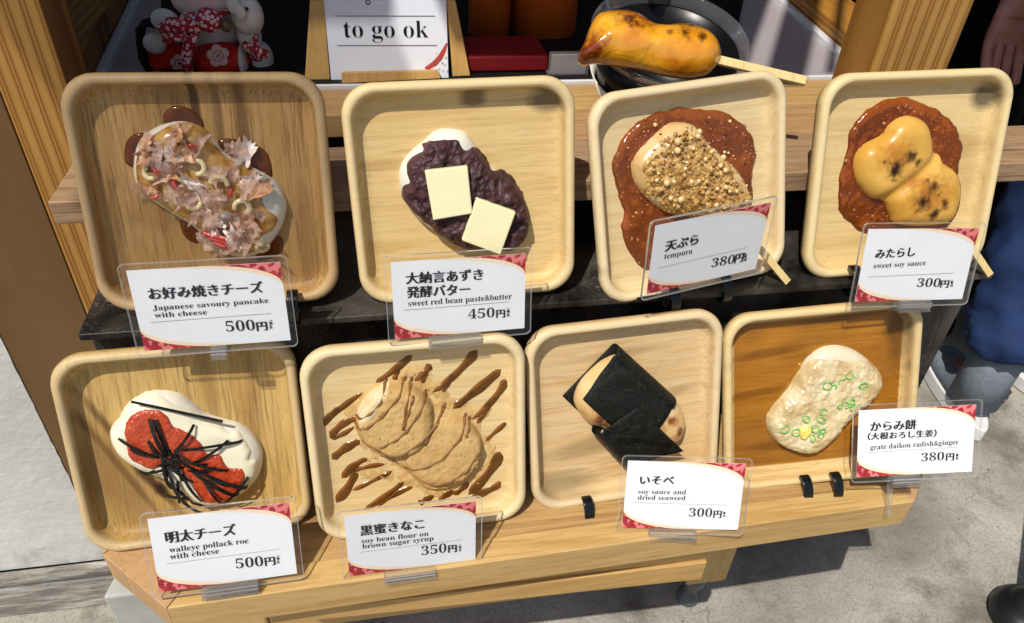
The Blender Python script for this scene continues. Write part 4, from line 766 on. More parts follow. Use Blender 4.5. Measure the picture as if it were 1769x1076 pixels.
STR = [[(355, 288), (500, 318), (720, 367)], [(305, 433), (400, 475), (470, 505)], [(432, 352), (465, 430), (500, 500)], [(455, 358), (480, 430), (515, 495)], [(606, 378), (570, 435), (530, 482)], [(797, 447), (680, 455), (560, 480)], [(742, 440), (670, 490), (600, 528)], [(560, 500), (600, 520), (660, 530)],
       [(480, 490), (500, 590), (545, 690)], [(385, 570), (450, 560), (520, 540)], [(380, 597), (420, 570), (450, 562)], [(500, 560), (525, 610), (505, 668)], [(615, 552), (710, 592), (818, 632)], [(600, 560), (690, 615), (783, 666)], [(650, 600), (690, 650), (722, 692)], [(820, 586), (780, 640), (725, 694)], [(560, 570), (600, 630), (640, 682)],
       [(520, 600), (600, 690), (735, 737)], [(480, 695), (560, 702), (640, 702)], [(505, 662), (535, 660), (565, 655)], [(542, 600), (550, 650), (560, 705)], [(425, 440), (450, 475), (475, 505)], [(450, 482), (500, 500), (560, 522)], [(490, 520), (545, 560), (605, 605)], [(500, 480), (560, 520), (625, 562)], [(540, 470), (530, 515), (520, 562)], [(610, 530), (680, 540), (742, 556)],
       [(560, 450), (530, 490), (500, 525)], [(665, 590), (720, 605), (782, 622)], [(352, 470), (410, 485), (470, 488)], [(480, 530), (520, 545), (570, 545)], [(520, 500), (545, 545), (560, 600)], [(460, 540), (500, 515), (545, 500)], [(505, 540), (500, 590), (520, 640)], [(535, 680), (538, 705), (536, 725)], [(580, 560), (640, 550), (700, 545)]]
for k, q in enumerate(STR):
    lift = 0.0012 + 0.0016 * ((k * 7) % 5) / 4; out = k in (0, 17)
    pts = uvs(4, q, FL - (0.018 if not out else 0.020)); V, Fc = ribbon(pts, 0.0025 if k not in (2, 3, 12, 13) else 0.0034, ch5 if not out else (lambda x, z: np.maximum(ch5(x, z), 0.0165 if k == 0 else 0.0185)), 0.0003, lift, 16, (0.0022 + 0.001 * (k % 3)) if k else 0.0004, twist=rs.uniform(-0.6, 0.6)); MB().add(V, Fc).build('seaweed_strip', M_nori, f5, False)

# 6 bean flour with syrup
f6 = food(5, 'bean_flour_rice_cake', 'rice cake buried in tan soy bean flour and striped with brown sugar syrup')
m = NT('bean_flour'); co = m.coord(); m.base(m.ramp(m.noise(co, 60, 6, 0.65), [(0.3, L('#b8945c')), (0.7, L('#cdac74'))])); m.set(Roughness=0.95, Specular__IOR__Level=0.1); m.bump(m.noise(co, 420, 5, 0.7), 0.7, 0.0012); M_flour = m.m
pw = Relief(uvs(5, [(200, 385), (190, 340), (225, 305), (270, 270), (330, 235), (375, 215), (420, 180), (460, 165), (500, 160), (540, 160), (560, 175), (585, 215), (615, 240), (635, 275), (640, 295), (700, 310), (760, 318), (800, 345), (790, 380), (765, 420), (800, 470), (815, 540), (790, 600), (740, 650), (640, 690), (540, 700), (480, 660), (430, 665), (395, 668), (350, 625), (290, 635), (235, 600), (255, 565), (300, 535), (250, 490), (260, 450)]), lambda d, x, z: (0.0008 + 0.0016 * fbm(x, z, 110, 4, 2)) * np.clip((d + 0.004 * fbm(x, z, 160, 3, 3)) / 0.006, 0, 1) - 0.0002, 0.0011)
pw.mesh('flour_spread', M_flour, f6)
_lA = np.array(uv(5, 402, 398, FL - 0.010)); _lB = np.array(uv(5, 602, 522, FL - 0.008)); _RA, _RB = 0.0345, 0.0360
def six(d, x, z):
    ca, sa = math.cos(0.6), math.sin(0.6)
    def lobe(c, R_, ax, az, h, sd):
        u = (x - c[0]) * ca + (z - c[1]) * sa; v = -(x - c[0]) * sa + (z - c[1]) * ca
        r = np.sqrt((u / ax) ** 2 + (v / az) ** 2) + 0.05 * fbm(x, z, 70, 3, sd); return dome(np.clip((1 - r) * R_, 0, 1), 0.011, h, 2.3)
    H = np.maximum(lobe(_lA, _RA, 1.0 * _RA, 1.06 * _RA, 0.0172, 1), lobe(_lB, _RB, 1.02 * _RB, 1.0 * _RB, 0.0125, 4)); H = np.maximum(H, 0.006 * np.clip(d / 0.006, 0, 1))
    k = np.clip(d / 0.003, 0, 1); cl = np.clip(fbm(x, z, 160, 3, 7), -0.2, 1)
    return H * k + k * (0.0009 * fbm(x, z, 55, 3, 3) + 0.0007 * cl + 0.0005 * fbm(x, z, 330, 2, 5))
mo6 = Relief(uvs(5, [(243, 400), (253, 340), (300, 280), (350, 243), (420, 233), (480, 243), (532, 288), (572, 333), (612, 348), (662, 368), (722, 408), (757, 460), (757, 530), (737, 592), (692, 642), (620, 682), (540, 687), (500, 662), (450, 612), (400, 572), (388, 550), (330, 522), (270, 492), (243, 440)], FL - 0.006), six, 0.00085, blur=1)
mo6.mesh('mochi', M_flour, f6)
_pc = MB(); _rs6 = np.random.RandomState(9)
for (x, z) in scatter_in(pw.P, 420, _rs6):
    r = _rs6.choice([0.0003, 0.0005, 0.0009], p=[0.6, 0.32, 0.08]); h0 = max(float(pw(x, z)), float(mo6(x, z))); _pc.ell((x, FL - h0 - r * 0.4, z), (r * _rs6.uniform(0.7, 1.5), r, r * _rs6.uniform(0.7, 1.4)), Rz(_rs6.uniform(0, 3)), 6, 4)
tag(_pc.build('flour_clumps', M_flour, f6), kind='stuff')
wt = Relief(uvs(5, [(248, 385), (258, 340), (300, 285), (345, 252), (380, 245), (350, 300), (320, 345), (280, 385)], FL - 0.007), lambda d, x, z: 0.0006 * np.clip(d / 0.002, 0, 1), 0.0010, base=mo6); wt.mesh('bare_patch', patchy('dusted_mochi', ['#d8ccb0', '#d0bd92', '#c4a870'], 90, 0.7, 0.3, 200, 0.1), f6)
M_syr = syrup('brown_sugar_syrup', (0.80, 0.56, 0.28), '#80501f', 0.40, 0.12, 60, 0.25, 200, 0.3)
M_syr2 = plain('soaked_syrup', '#80562a', 0.4, 0.4, 0.2, 80, 0.1)
STK = [([(472, 125), (400, 185), (325, 236)], 22, 12), ([(415, 180), (408, 205), (398, 225)], 12, 12), ([(548, 162), (520, 195), (483, 228)], 20, 12), ([(530, 190), (522, 215), (512, 236)], 12, 10), ([(735, 105), (650, 200), (553, 276)], 26, 12), ([(640, 200), (618, 240), (594, 272)], 14, 10), ([(832, 182), (735, 265), (636, 340)], 28, 20), ([(720, 270), (690, 305), (650, 338)], 14, 10),
       ([(856, 220), (800, 305), (712, 385)], 26, 12), ([(790, 310), (765, 355), (735, 402)], 18, 10), ([(856, 395), (815, 430), (768, 472)], 16, 10), ([(828, 515), (790, 590), (700, 690)], 30, 24), ([(832, 638), (790, 668), (715, 694)], 18, 24), ([(275, 276), (190, 335), (90, 420)], 10, 20), ([(180, 335), (140, 370), (112, 395)], 14, 20), ([(250, 378), (190, 405), (140, 460)], 16, 22), ([(240, 412), (190, 445), (142, 460)], 10, 16),
       ([(262, 470), (205, 500), (148, 545)], 22, 22), ([(292, 542), (240, 570), (188, 622)], 14, 24), ([(365, 565), (270, 580), (235, 600)], 12, 12), ([(240, 590), (225, 640), (165, 722)], 18, 26), ([(392, 592), (310, 635), (230, 672)], 12, 12), ([(440, 635), (370, 690), (278, 752)], 14, 18), ([(476, 655), (400, 690), (330, 735)], 16, 12), ([(640, 672), (610, 690), (580, 715)], 22, 14), ([(560, 692), (530, 708), (498, 725)], 16, 20), ([(700, 640), (680, 660), (640, 690)], 16, 16)]
for q, w0, w1 in STK:
    P = [np.array(p) for p in uvs(5, q)]; n = 12; ol = []; orr = []
    for k in range(n + 1):
        t = k / n; p = (1 - t) ** 2 * P[0] + 2 * t * (1 - t) * (2 * P[1] - (P[0] + P[2]) / 2) + t * t * P[2]; d = (P[2] - P[0]); d /= np.linalg.norm(d); wv = (w0 + (w1 - w0) * t) * 0.00011 * 1.65 * (1 + 0.15 * math.sin(t * 11 + w0)); s_ = min(1, math.sqrt(max(0, 1 - ((t - 0.5) * 2) ** 8)) + 0.02)
        nn = np.array([-d[1], d[0]]) * wv * s_; ol.append(tuple(p + nn)); orr.append(tuple(p - nn))
    Relief(ol + orr[::-1], lambda d, x, z: dome(d, 0.0020, 0.0008, 2), 0.0008, base=lambda x, z: np.clip(pw(x, z), 0.0002, 0.0016), smooth=2).mesh('syrup_streak', M_syr, f6)
for q in ([(370, 255), (345, 325), (300, 370), (248, 402)], [(450, 245), (420, 300), (350, 380), (290, 425), (235, 437)], [(476, 248), (448, 340), (437, 432)], [(535, 300), (500, 370), (450, 440), (400, 480), (340, 508)], [(478, 300), (460, 360), (440, 420)], [(614, 355), (580, 420), (522, 500)], [(612, 370), (560, 440), (500, 490), (420, 546)], [(700, 395), (670, 480), (600, 560), (520, 600), (440, 612)], [(715, 410), (706, 445), (695, 472)], [(756, 520), (700, 610), (620, 660), (550, 680)], [(270, 488), (330, 515), (372, 540)]):
    pts = []; P = uvs(5, q, FL - 0.019)
    for a, b in zip(P[:-1], P[1:]):
        for k in range(8): t = k / 8; pts.append((a[0] + (b[0] - a[0]) * t, a[1] + (b[1] - a[1]) * t))
    pts.append(P[-1]); MB().tube([(x, FL - max(float(mo6(x, z)), 0.001) + 0.0002, z) for x, z in pts], [0.0011 + 0.0004 * math.sin(k * 0.9) for k in range(len(pts))], 8).build('syrup_line', M_syr2, f6, True)

# 7 seaweed wrap
f7 = food(6, 'seaweed_rice_cake', 'toasted rice cake wrapped in two sheets of black dried seaweed')
mo7 = Relief(uvs(6, [(235, 430), (262, 360), (325, 292), (380, 255), (430, 245), (520, 290), (600, 370), (670, 425), (708, 490), (713, 550), (682, 608), (600, 625), (500, 610), (400, 612), (350, 588), (360, 555), (300, 535), (250, 480)], FL - 0.008), hump(0.015, 0.018, 2.2), 0.0012, blur=8)
m = NT('toasted_mochi'); co = m.coord(); c7 = m.ramp(m.noise(co, 26, 4), [(0.3, L('#c9a468')), (0.7, L('#dcc28e'))])
c7 = scorch(m, co, sp(6, [(330, 500, 50, 0.85, 'h'), (370, 520, 40, 0.9, 'h'), (345, 505, 40, 0.9, 'd'), (645, 510, 36, 0.8, 'h'), (675, 565, 32, 0.9, 'h'), (680, 555, 26, 0.8, 'd'), (640, 505, 22, 0.7, 'd'), (600, 540, 30, 0.6, 'h'), (250, 500, 30, 0.5, 'h'), (380, 545, 16, 0.6, 'd')], FL - 0.012), c7, '#a85c1e', '#4a1c0a')
m.base(c7); m.set(Roughness=0.3, Coat__Weight=0.3, Subsurface__Weight=0.2, Subsurface__Radius=(0.006, 0.003, 0.0015), Subsurface__Scale=0.6); m.bump(m.noise(co, 70, 3), 0.15, 0.001); mo7.mesh('mochi', m.m, f7)
def wrap(name, f0, f1, e0, e1, b0, b1, lift, top=None):
    """a sheet that lies under the rice cake, turns up over its edge f0-f1 and comes down over its top to e0-e1"""
    A0_, A1_ = [np.array(uv(6, *q, FL - 0.012)) for q in (f0, f1)]; E0_, E1_ = [np.array(uv(6, *q, FL - 0.021)) for q in (e0, e1)]; B0_, B1_ = [np.array(uv(6, *q, FL)) for q in (b0, b1)]
    nu, nv = 18, 46; V = []; Fc = []
    for i in range(nu + 1):
        u = i / nu; a = A0_ + (A1_ - A0_) * u; e = E0_ + (E1_ - E0_) * u; b = B0_ + (B1_ - B0_) * u; row = []
        dirn = (e - a) / np.linalg.norm(e - a); hmax = 0.0190 + lift; rad = hmax / 2
        for j in range(12): t = j / 12; p = b + (a + dirn * rad * 0.8 - b) * t; row.append((p, 0.0008 + lift * 0.3))
        for j in range(11): t = math.pi * j / 10; p = a + dirn * rad * 0.8 * (1 - math.sin(t)); row.append((p, 0.0008 + lift * 0.3 + (hmax - 0.0008) * (1 - math.cos(t)) / 2))
        for j in range(1, 24):
            t = j / 23; p = a + dirn * rad * 0.8 + (e - a - dirn * rad * 0.8) * t; h = max(float(mo7(p[0], p[1])) + 0.0009 + lift, 0.0145 + lift); row.append((p, h * 0.6 + hmax * 0.4 + 0.0005 * math.sin(9 * t + 5 * u) + 0.0003 * math.sin(23 * u + 11 * t)))
        for p, h in row: V.append((p[0], FL - h, p[1]))
    m_ = 12 + 11 + 23
    for i in range(nu):
        for j in range(m_ - 1): Fc.append((i * m_ + j, (i + 1) * m_ + j, (i + 1) * m_ + j + 1, i * m_ + j + 1))
    o = MB().add(V, Fc).build(name, M_nori, f7, True); s_ = o.modifiers.new('solid', 'SOLIDIFY'); s_.thickness = 0.0003; s_.offset = 0; return o
wrap('seaweed_sheet', (418, 190), (668, 418), (272, 432), (520, 660), (178, 408), (420, 640), 0.0006)
wrap('seaweed_sheet', (308, 566), (436, 705), (503, 458), (706, 652), (420, 500), (560, 640), 0.0024)

# 8 grated radish
f8 = food(7, 'grated_radish_rice_cake', 'rice cake under grated radish with green onion rings, standing in soy broth')
M_broth = syrup('soy_broth', (0.88, 0.68, 0.33), '#a87830', 0.10, 0.10, 14, 0.05, 60)
w8, h8 = S * PL[7][6], S * PL[7][7]; out = []
for cx, cz, t0 in ((w8 / 2 - 0.024, h8 - 0.024, 0), (-w8 / 2 + 0.024, h8 - 0.024, 90), (-w8 / 2 + 0.024, 0.030, 180), (w8 / 2 - 0.024, 0.030, 270)):
    for k in range(7): t = math.radians(t0 + 15 * k); out.append((cx + 0.010 * math.cos(t), cz + 0.0095 * math.sin(t)))
br = MB().add([(x, FL - 0.0022, z) for x, z in out], [tuple(range(len(out)))]).build('soy_broth', M_broth, f8)
mo8 = Relief(uvs(7, [(258, 610), (280, 560), (330, 500), (365, 460), (385, 420), (420, 370), (440, 330), (500, 280), (560, 262), (620, 267), (680, 290), (745, 340), (786, 390), (796, 440), (772, 490), (722, 540), (662, 590), (622, 632), (600, 662), (560, 702), (500, 752), (450, 767), (380, 752), (320, 726), (273, 670)], FL - 0.006), hump(0.014, 0.014, 2.2), 0.0013, blur=8)
mo8.mesh('mochi', plain('soaked_mochi', '#d2c8ac', 0.35, 0.4, 0.05, 40, 0.12, 140, 0.25), f8)
dk = Relief(uvs(7, [(258, 622), (282, 562), (332, 500), (385, 428), (430, 350), (500, 318), (560, 322), (620, 325), (700, 333), (748, 345), (797, 425), (782, 488), (724, 548), (668, 596), (620, 645), (575, 702), (500, 760), (440, 772), (370, 758), (296, 715)], FL - 0.009), lambda d, x, z: np.clip(d / 0.003, 0, 1) ** 0.6 * (0.0018 + 0.0022 * fbm(x, z, 110, 4, 5) + 0.0014 * fbm(x, z, 300, 3, 2)), 0.00095, base=mo8, wob=0.0028, wf=190)
dk.mesh('grated_radish', patchy('grated_radish', ['#ae925e', '#c5ad7e', '#d6c7a0', '#cab88c'], 34, 0.18, 0.45, 260, 0.15, 5, 0.4), f8)
M_onion = patchy('green_onion', ['#3f9a38', '#62b84c', '#98d070'], 200, 0.3, 0.1, 200, 0.1, 2, 0.2)
for k, (x, y, r, a0, a1) in enumerate([(650, 410, 17, 0, 360), (618, 440, 17, 10, 170), (548, 456, 19, 0, 360), (577, 462, 13, -60, 120), (715, 457, 18, 0, 360), (632, 545, 15, 150, 380), (660, 540, 18, 0, 360), (662, 530, 14, 0, 360), (665, 556, 15, 0, 360), (447, 610, 17, 0, 360), (530, 580, 20, 0, 360), (515, 612, 19, 0, 360), (350, 660, 20, 0, 360), (398, 672, 18, 0, 360), (487, 655, 20, 0, 360), (478, 702, 15, 0, 360), (515, 688, 15, 0, 360), (522, 665, 13, 0, 360), (605, 550, 11, 0, 360)]):
    c = uv(7, x, y, FL - 0.021); rr = r / 2.69 * 0.00060; ta, tb = rs.uniform(-0.5, 0.5), rs.uniform(-0.5, 0.5); el = rs.uniform(0.65, 1.0); ro = rs.uniform(0, 3); pts = []
    for q in range(25):
        t = math.radians(a0 + (a1 - a0) * q / 24); ex, ez = rr * math.cos(t), rr * el * math.sin(t); px = c[0] + ex * math.cos(ro) - ez * math.sin(ro); pz = c[1] + ex * math.sin(ro) + ez * math.cos(ro)
        pts.append((px, FL - float(dk(c[0], c[1])) - 0.0010 + ta * ex * 0.6 + tb * ez * 0.6, pz))
    MB().tube(pts, rs.uniform(0.00045, 0.00080), 7).build('onion_ring', M_onion, f8, True)
gx, gz = uv(7, 442, 678, FL - 0.021); gp = [(gx + 0.0068 * math.cos(t) * (1 + 0.2 * math.sin(3 * t)), gz + 0.0072 * math.sin(t)) for t in np.linspace(0, 2 * math.pi, 10)[:-1]]
Relief(gp, lambda d, x, z: dome(d, 0.005, 0.004, 2) * (1 + 0.5 * fbm(x, z, 260, 3, 2)), 0.0008, base=dk).mesh('grated_ginger', patchy('grated_ginger', ['#d9bd3c', '#e6d26a', '#ebe0a0'], 150, 0.3, 0.5, 300, 0.1, 4), f8)

# ------------------------------------------------------------ glazed dumplings on their cup
cupC = np.array([0.1745, 0.312, 0.2700]); tiltM = Rx(math.radians(17))
cup = empty('dumpling_cup', mat4(cupC, tiltM), 'black plastic cup with a clear rim carrying the glazed skewered dumplings', 'cup')
M_cupb = plain('black_cup', '#0c0a09', 0.3, 0.25, 0.3, 30)
M_cupc = clear('clear_cup_rim', 0.06, (0.94, 0.94, 0.93), 0.04, 0.06)
MB().lathe([(0.0, 0.006), (0.052, 0.005), (0.056, 0.010), (0.066, 0.045), (0.0745, 0.078), (0.0725, 0.078), (0.064, 0.045), (0.054, 0.014), (0.0, 0.012)], (0, 0, 0), None, 56).build('bowl', M_cupb, cup, True)
MB().lathe([(0.0740, 0.0785), (0.0785, 0.0905), (0.0800, 0.0915), (0.0795, 0.0925), (0.0778, 0.0910), (0.0732, 0.0790)], (0, 0, 0), None, 56).build('clear_rim', M_cupc, cup, True)
MB().lathe([(0.0600, 0.018), (0.0735, 0.048), (0.0728, 0.0485), (0.0592, 0.0185), (0.0600, 0.018)], (0, 0, 0), None, 48).build('paper_band', plain('white_paper', '#e2dccd', 0.6, 0.3, 0.05), cup, True)
MB().lathe([(0.0, 0.118), (0.008, 0.117), (0.0095, 0.110), (0.007, 0.103), (0.0085, 0.096), (0.010, 0.086), (0.0, 0.085)], (0.006, 0.074, 0.0), None, 14).build('film_knot', clear('film_knot', 0.3, (0.85, 0.85, 0.85), 0.3, 0.15), cup, True)
DP = [0.16, 0.186, 0.305, 0.72, 0.0, -0.10]      # pose of the plane the dumplings lie in
def duv(x, y): v = local(DP, x / 3.402 + 900, y / 3.402, 0.0); return (v[0], v[2])
dg_ = empty('glazed_dumplings', mat4(*pose(DP)), 'glossy amber grilled rice dumplings on a wooden skewer across the black cup', 'dumplings')
DO = [(330, 330), (350, 290), (378, 235), (400, 170), (440, 98), (500, 75), (580, 68), (660, 78), (720, 110), (775, 145), (850, 153), (940, 148), (1020, 160), (1090, 190), (1140, 240), (1165, 300), (1165, 350), (1130, 410), (1080, 442), (980, 456), (850, 440), (700, 402), (560, 382), (440, 368), (372, 380), (338, 360)]
def dsur(sgn):
    def fn(d, x, z): return dome(d, 0.024, 0.022, 2.0) + (0.0016 * fbm(x, z, 38, 3, 4) + 0.0006 * fbm(x, z, 150, 2, 2)) * np.clip(d / 0.006, 0, 1)
    return fn
rd = Relief([duv(*q) for q in DO], dsur(1), 0.0013, blur=5)
m = NT('amber_glaze'); co = m.coord()
c9 = m.ramp(m.noise(co, 26, 4, 0.55, 0.4), [(0.3, L('#bd6e0e')), (0.5, L('#d6901c')), (0.72, L('#e2ab34'))])
spots = [duv(x, y) + (r * 0.00016, s_, k) for x, y, r, s_, k in [(400, 320, 110, 0.95, 'h'), (360, 350, 70, 0.9, 'h'), (600, 100, 110, 0.7, 'h'), (700, 150, 90, 0.7, 'h'), (960, 170, 120, 0.6, 'h'), (620, 175, 40, 0.85, 'd'), (590, 180, 24, 0.8, 'd'), (735, 140, 18, 0.7, 'd'), (690, 210, 18, 0.6, 'd'), (840, 240, 24, 0.7, 'd'), (930, 250, 34, 0.85, 'd'), (1020, 270, 34, 0.85, 'd'), (970, 190, 22, 0.6, 'd'), (350, 340, 30, 0.6, 'd')]]
m.base(scorch(m, co, spots, c9, '#7a2c08', '#351206')); m.set(Roughness=0.12, Coat__Weight=1.0, Coat__Roughness=0.04, Subsurface__Weight=0.15, Subsurface__Radius=(0.008, 0.003, 0.001), Subsurface__Scale=0.6); m.bump(m.noise(co, 38, 3, 0.55, 0.8), 0.6, 0.004)
rd.mesh('dumpling', m.m, dg_, floor=0.0)
o = rd.mesh('dumpling_underside', m.m, dg_, floor=0.0); o.scale = (1, -1, 1)
a = duv(1120, 350); b = duv(1655, 490); d = np.array(b) - np.array(a); d /= np.linalg.norm(d); q = np.array([-d[1], d[0]]) * 0.0042; V = []
for c_, y in ((a, -0.002), (b, -0.006)):
    for s_, t_ in ((-1, -1), (1, -1), (1, 1), (-1, 1)): V.append((c_[0] + s_ * q[0], y + t_ * 0.0022, c_[1] + s_ * q[1]))
MB().add(V, [(0, 3, 2, 1), (4, 5, 6, 7)] + [(j, (j + 1) % 4, 4 + (j + 1) % 4, 4 + j) for j in range(4)]).build('skewer', M_stick, dg_, bevel=0.0006)

# ------------------------------------------------------------ the 'to go ok' sign
_sp0 = at_z(674, 137, 0.269); SP = [_sp0[0], 0.412, 0.2692, 0.22, 0.0, 0.0]
def suv(x, y): v = local(SP, x / 3.538 + 500, y / 3.538, 0.0); return (v[0], v[2])
sg = empty('takeaway_sign', mat4(*pose(SP)), 'white card sign reading to go ok on a small wooden easel', 'sign')
c0 = suv(256, 495); c1 = suv(972, 470); t0 = suv(205, 0); t1 = suv(948, 0); TH = 0.16
xl = c0[0]; xr = c1[0]; zb = min(c0[1], c1[1])
MB().prism_y([(xl, zb), (xr, zb), (xr, zb + TH), (xl, zb + TH)], 0.0, 0.0008).build('card', plain('sign_card', '#dfe3ea', 0.5, 0.3, 0.02), sg)
lettering('sign_text', 'to go ok', suv(335, 228), suv(850, 228), abs(suv(335, 228)[1] - suv(335, 72)[1]), sg, thin=-0.011, y=-0.0006)
for (a, b, y_) in ((277, 890, 97), (293, 903, 277)):
    u0, u1 = suv(a, y_), suv(b, y_); MB().add([(u0[0], -0.0006, u0[1] - 0.0003), (u1[0], -0.0006, u1[1] - 0.0003), (u1[0], -0.0006, u1[1] + 0.0003), (u0[0], -0.0006, u0[1] + 0.0003)], [(0, 1, 2, 3)]).build('rule_line', M_ink, sg)
cc_ = suv(480, 13); pts = [(cc_[0] + 0.0022 * math.cos(t), -0.0004, cc_[1] + 0.0022 * math.sin(t)) for t in np.linspace(0, 2 * math.pi, 25)]; MB().tube(pts, 0.0005, 6).build('full_stop_ring', M_ink, sg, True)
M_red = plain('print_red', '#b5453a', 0.5, 0.3, 0.1)
ar = [(962, 262), (945, 305), (920, 350), (885, 388), (833, 420)]; P = [suv(*q) for q in ar]; V = []; Fc = []
for k, p in enumerate(P):
    w_ = (0.0005, 0.0016, 0.0020, 0.0020, 0.0014)[k]; V += [(p[0] - w_, -0.0006, p[1] + w_), (p[0] + w_, -0.0006, p[1] - w_)]
    if k: Fc.append((2 * k - 2, 2 * k - 1, 2 * k + 1, 2 * k))
MB().add(V, Fc).build('red_arc', M_red, sg)
for k, (x, y, c_) in enumerate([(897, 325, '#c9a890'), (935, 385, '#8f9a78'), (893, 390, '#d98a80'), (950, 395, '#8f9a78'), (915, 420, '#d6b48a'), (955, 350, '#d9c0a0'), (940, 430, '#9aa27e'), (965, 435, '#c99'[:4] + '080' if False else '#cc9980'), (925, 355, '#b9a58a')]):
    p = suv(x, y); r = 0.0009 + 0.0004 * (k % 3); MB().add([(p[0] - r, -0.0006, p[1]), (p[0], -0.0006, p[1] - r), (p[0] + r, -0.0006, p[1]), (p[0], -0.0006, p[1] + r)], [(0, 1, 2, 3)]).build('petal_print', plain('petal_print', c_, 0.5, 0.3, 0.05), sg)
M_ease = wood('easel_wood', '#c7a05f', '#b58c4d', '#8a6430', 'z', 8.2, 0.4, 1.5, 0.5, 0.3, 0.2)
def suvz(x, y): p = suv(x, y); return p
q = [suvz(92, 500), suvz(250, 500), suvz(212, 0), suvz(124, 0)]; MB().prism_y([q[0], q[1], (q[2][0], q[2][1]), q[3]], 0.002, 0.012).build('easel_leg', M_ease, sg, bevel=0.001)
q = [suvz(1000, 470), suvz(1108, 465), suvz(1016, 0), suvz(962, 0)]; MB().prism_y(q, 0.002, 0.012).build('easel_leg', M_ease, sg, bevel=0.001)
q = [suvz(322, 500), suvz(918, 470), suvz(905, 421), suvz(320, 436)]; MB().prism_y(q, -0.012, -0.001).build('easel_ledge', M_ease, sg, bevel=0.0008)

# ------------------------------------------------------------ things on the shaded counter
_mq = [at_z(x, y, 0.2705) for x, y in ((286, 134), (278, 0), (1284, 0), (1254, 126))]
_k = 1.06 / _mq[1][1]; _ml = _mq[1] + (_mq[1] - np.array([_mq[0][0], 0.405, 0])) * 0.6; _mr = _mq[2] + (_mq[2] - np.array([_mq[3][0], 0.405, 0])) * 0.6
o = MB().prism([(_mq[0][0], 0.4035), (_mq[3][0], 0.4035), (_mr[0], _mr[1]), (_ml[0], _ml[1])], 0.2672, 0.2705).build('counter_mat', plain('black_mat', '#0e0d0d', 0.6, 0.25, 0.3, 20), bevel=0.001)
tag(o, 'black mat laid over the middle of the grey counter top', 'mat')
M_org = plain('orange_lacquer', '#dc6820', 0.35, 0.5, 0.15, 8)
for k, (xa, xb) in enumerate(((812, 884), (888, 1000))):
    pa, pb = at_y(xa, 60, 0.56), at_y(xb, 60, 0.56); r = (pb[0] - pa[0]) / 2
    e = empty('lacquer_canister', Matrix.Translation(((pa[0] + pb[0]) / 2, 0.56 + r * 0.6, 0.271)), ('narrow orange-brown canister beside the takeaway sign' if k == 0 else 'broad orange-brown canister nearer the glazed dumplings'), 'canister', 'orange canisters in the shade')
    MB().lathe([(0, 0), (r, 0), (r * 1.0, 0.12), (r * 1.02, 0.20), (r * 0.9, 0.21), (0, 0.21)], (0, 0, 0), None, 40).build('body', M_org, e, True)
    MB().lathe([(r * 1.03, 0.198), (r * 1.03, 0.222), (0, 0.225)], (0, 0, 0), None, 40).build('lid', M_org, e, True)
u0 = at_y(800, 140, 0.425); u1 = at_y(946, 135, 0.425); u2 = at_y(946, 96, 0.425)
o = MB().box((u0[0], 0.425, 0.2712), (u1[0], 0.50, u2[2])).build('red_box', plain('red_cloth', '#740c14', 0.6, 0.3, 0.1), bevel=0.003)
tag(o, 'dark red cloth-covered box in the shade between sign and dumpling cup', 'box')
u0 = at_y(946, 137, 0.412); u1 = at_y(1015, 137, 0.412); u2 = at_y(946, 95, 0.412)
e = empty('acrylic_card_stand', Matrix.Translation((u0[0], 0.412, 0.2708)), 'small clear acrylic card stand left of the dumpling cup', 'card stand')
MB().box((0, 0, 0), (u1[0] - u0[0], 0.002, u2[2] - 0.2672)).build('clear_front', M_acry, e, bevel=0.0006)
MB().box((0.003, 0.0025, 0.001), (u1[0] - u0[0] - 0.003, 0.003, u2[2] - 0.2705)).build('grey_card', plain('grey_card', '#b9b6c4', 0.6, 0.3, 0.03), e)
MB().box((0, 0.0035, 0), (u1[0] - u0[0], 0.030, 0.002)).build('foot', M_acry, e, bevel=0.0004)

# cloth figurine: a plump white doll on red cushions in a rope-handled basket
FY = 0.46; FG = at_y(365, 122, FY); K = 0.00064
def fp(x, y, dy=0.0): p = at_y(220 + x / 6.318, y / 6.318, FY + dy); return p
fg = empty('cloth_figurine', Matrix.Translation((FG[0], FY, 0.271)), 'white cloth doll with red patterned neckerchief on red flowered cushions in a basket', 'figurine')
off = np.array([FG[0], FY, 0.271])
M_wc = plain('white_crepe', '#d6cfc4', 0.8, 0.2, 0.06, 60, 0.3, 500)
m = NT('white_cloth_blush'); co = m.coord(); m.base(m.ramp(m.noise(co, 40, 2), [(0.35, L('#d9cfc4')), (0.7, L('#dcaaa6'))])); m.set(Roughness=0.8); M_bl = m.m
M_rc = plain('red_cloth_figurine', '#c22a1c', 0.75, 0.2, 0.1, 40, 0.2, 400)
m = NT('shibori_cloth'); co = m.coord(); v = m.n('TexVoronoi', Scale=210.0); m.l(co, v.inputs['Vector']); m.base(m.ramp(v.outputs['Distance'], [(0.10, L('#a0142a')), (0.16, L('#e6c8c6')), (0.40, L('#e2bcbc')), (0.48, L('#a0142a'))])); m.set(Roughness=0.75); M_sh = m.m
def fe(name, x, y, rx, ry, rz, mat, dy=0.0, M=None, par=None): return MB().ell(tuple(fp(x, y, dy) - off), (rx * K / 6.318 * 1.0, ry * K / 6.318, rz * K / 6.318 * 1.15), M, 24, 16).build(name, mat, par or fg, True)
fe('cushion', 420, 640, 260, 170, 170, M_rc, 0.012); fe('cushion', 1010, 650, 330, 190, 175, M_rc, 0.0)
fe('cushion_band', 300, 470, 120, 110, 100, M_wc, -0.005); fe('cushion_tie', 1265, 660, 55, 196, 150, M_wc, 0.0)
fe('body', 880, 330, 330, 240, 230, M_wc, 0.02)
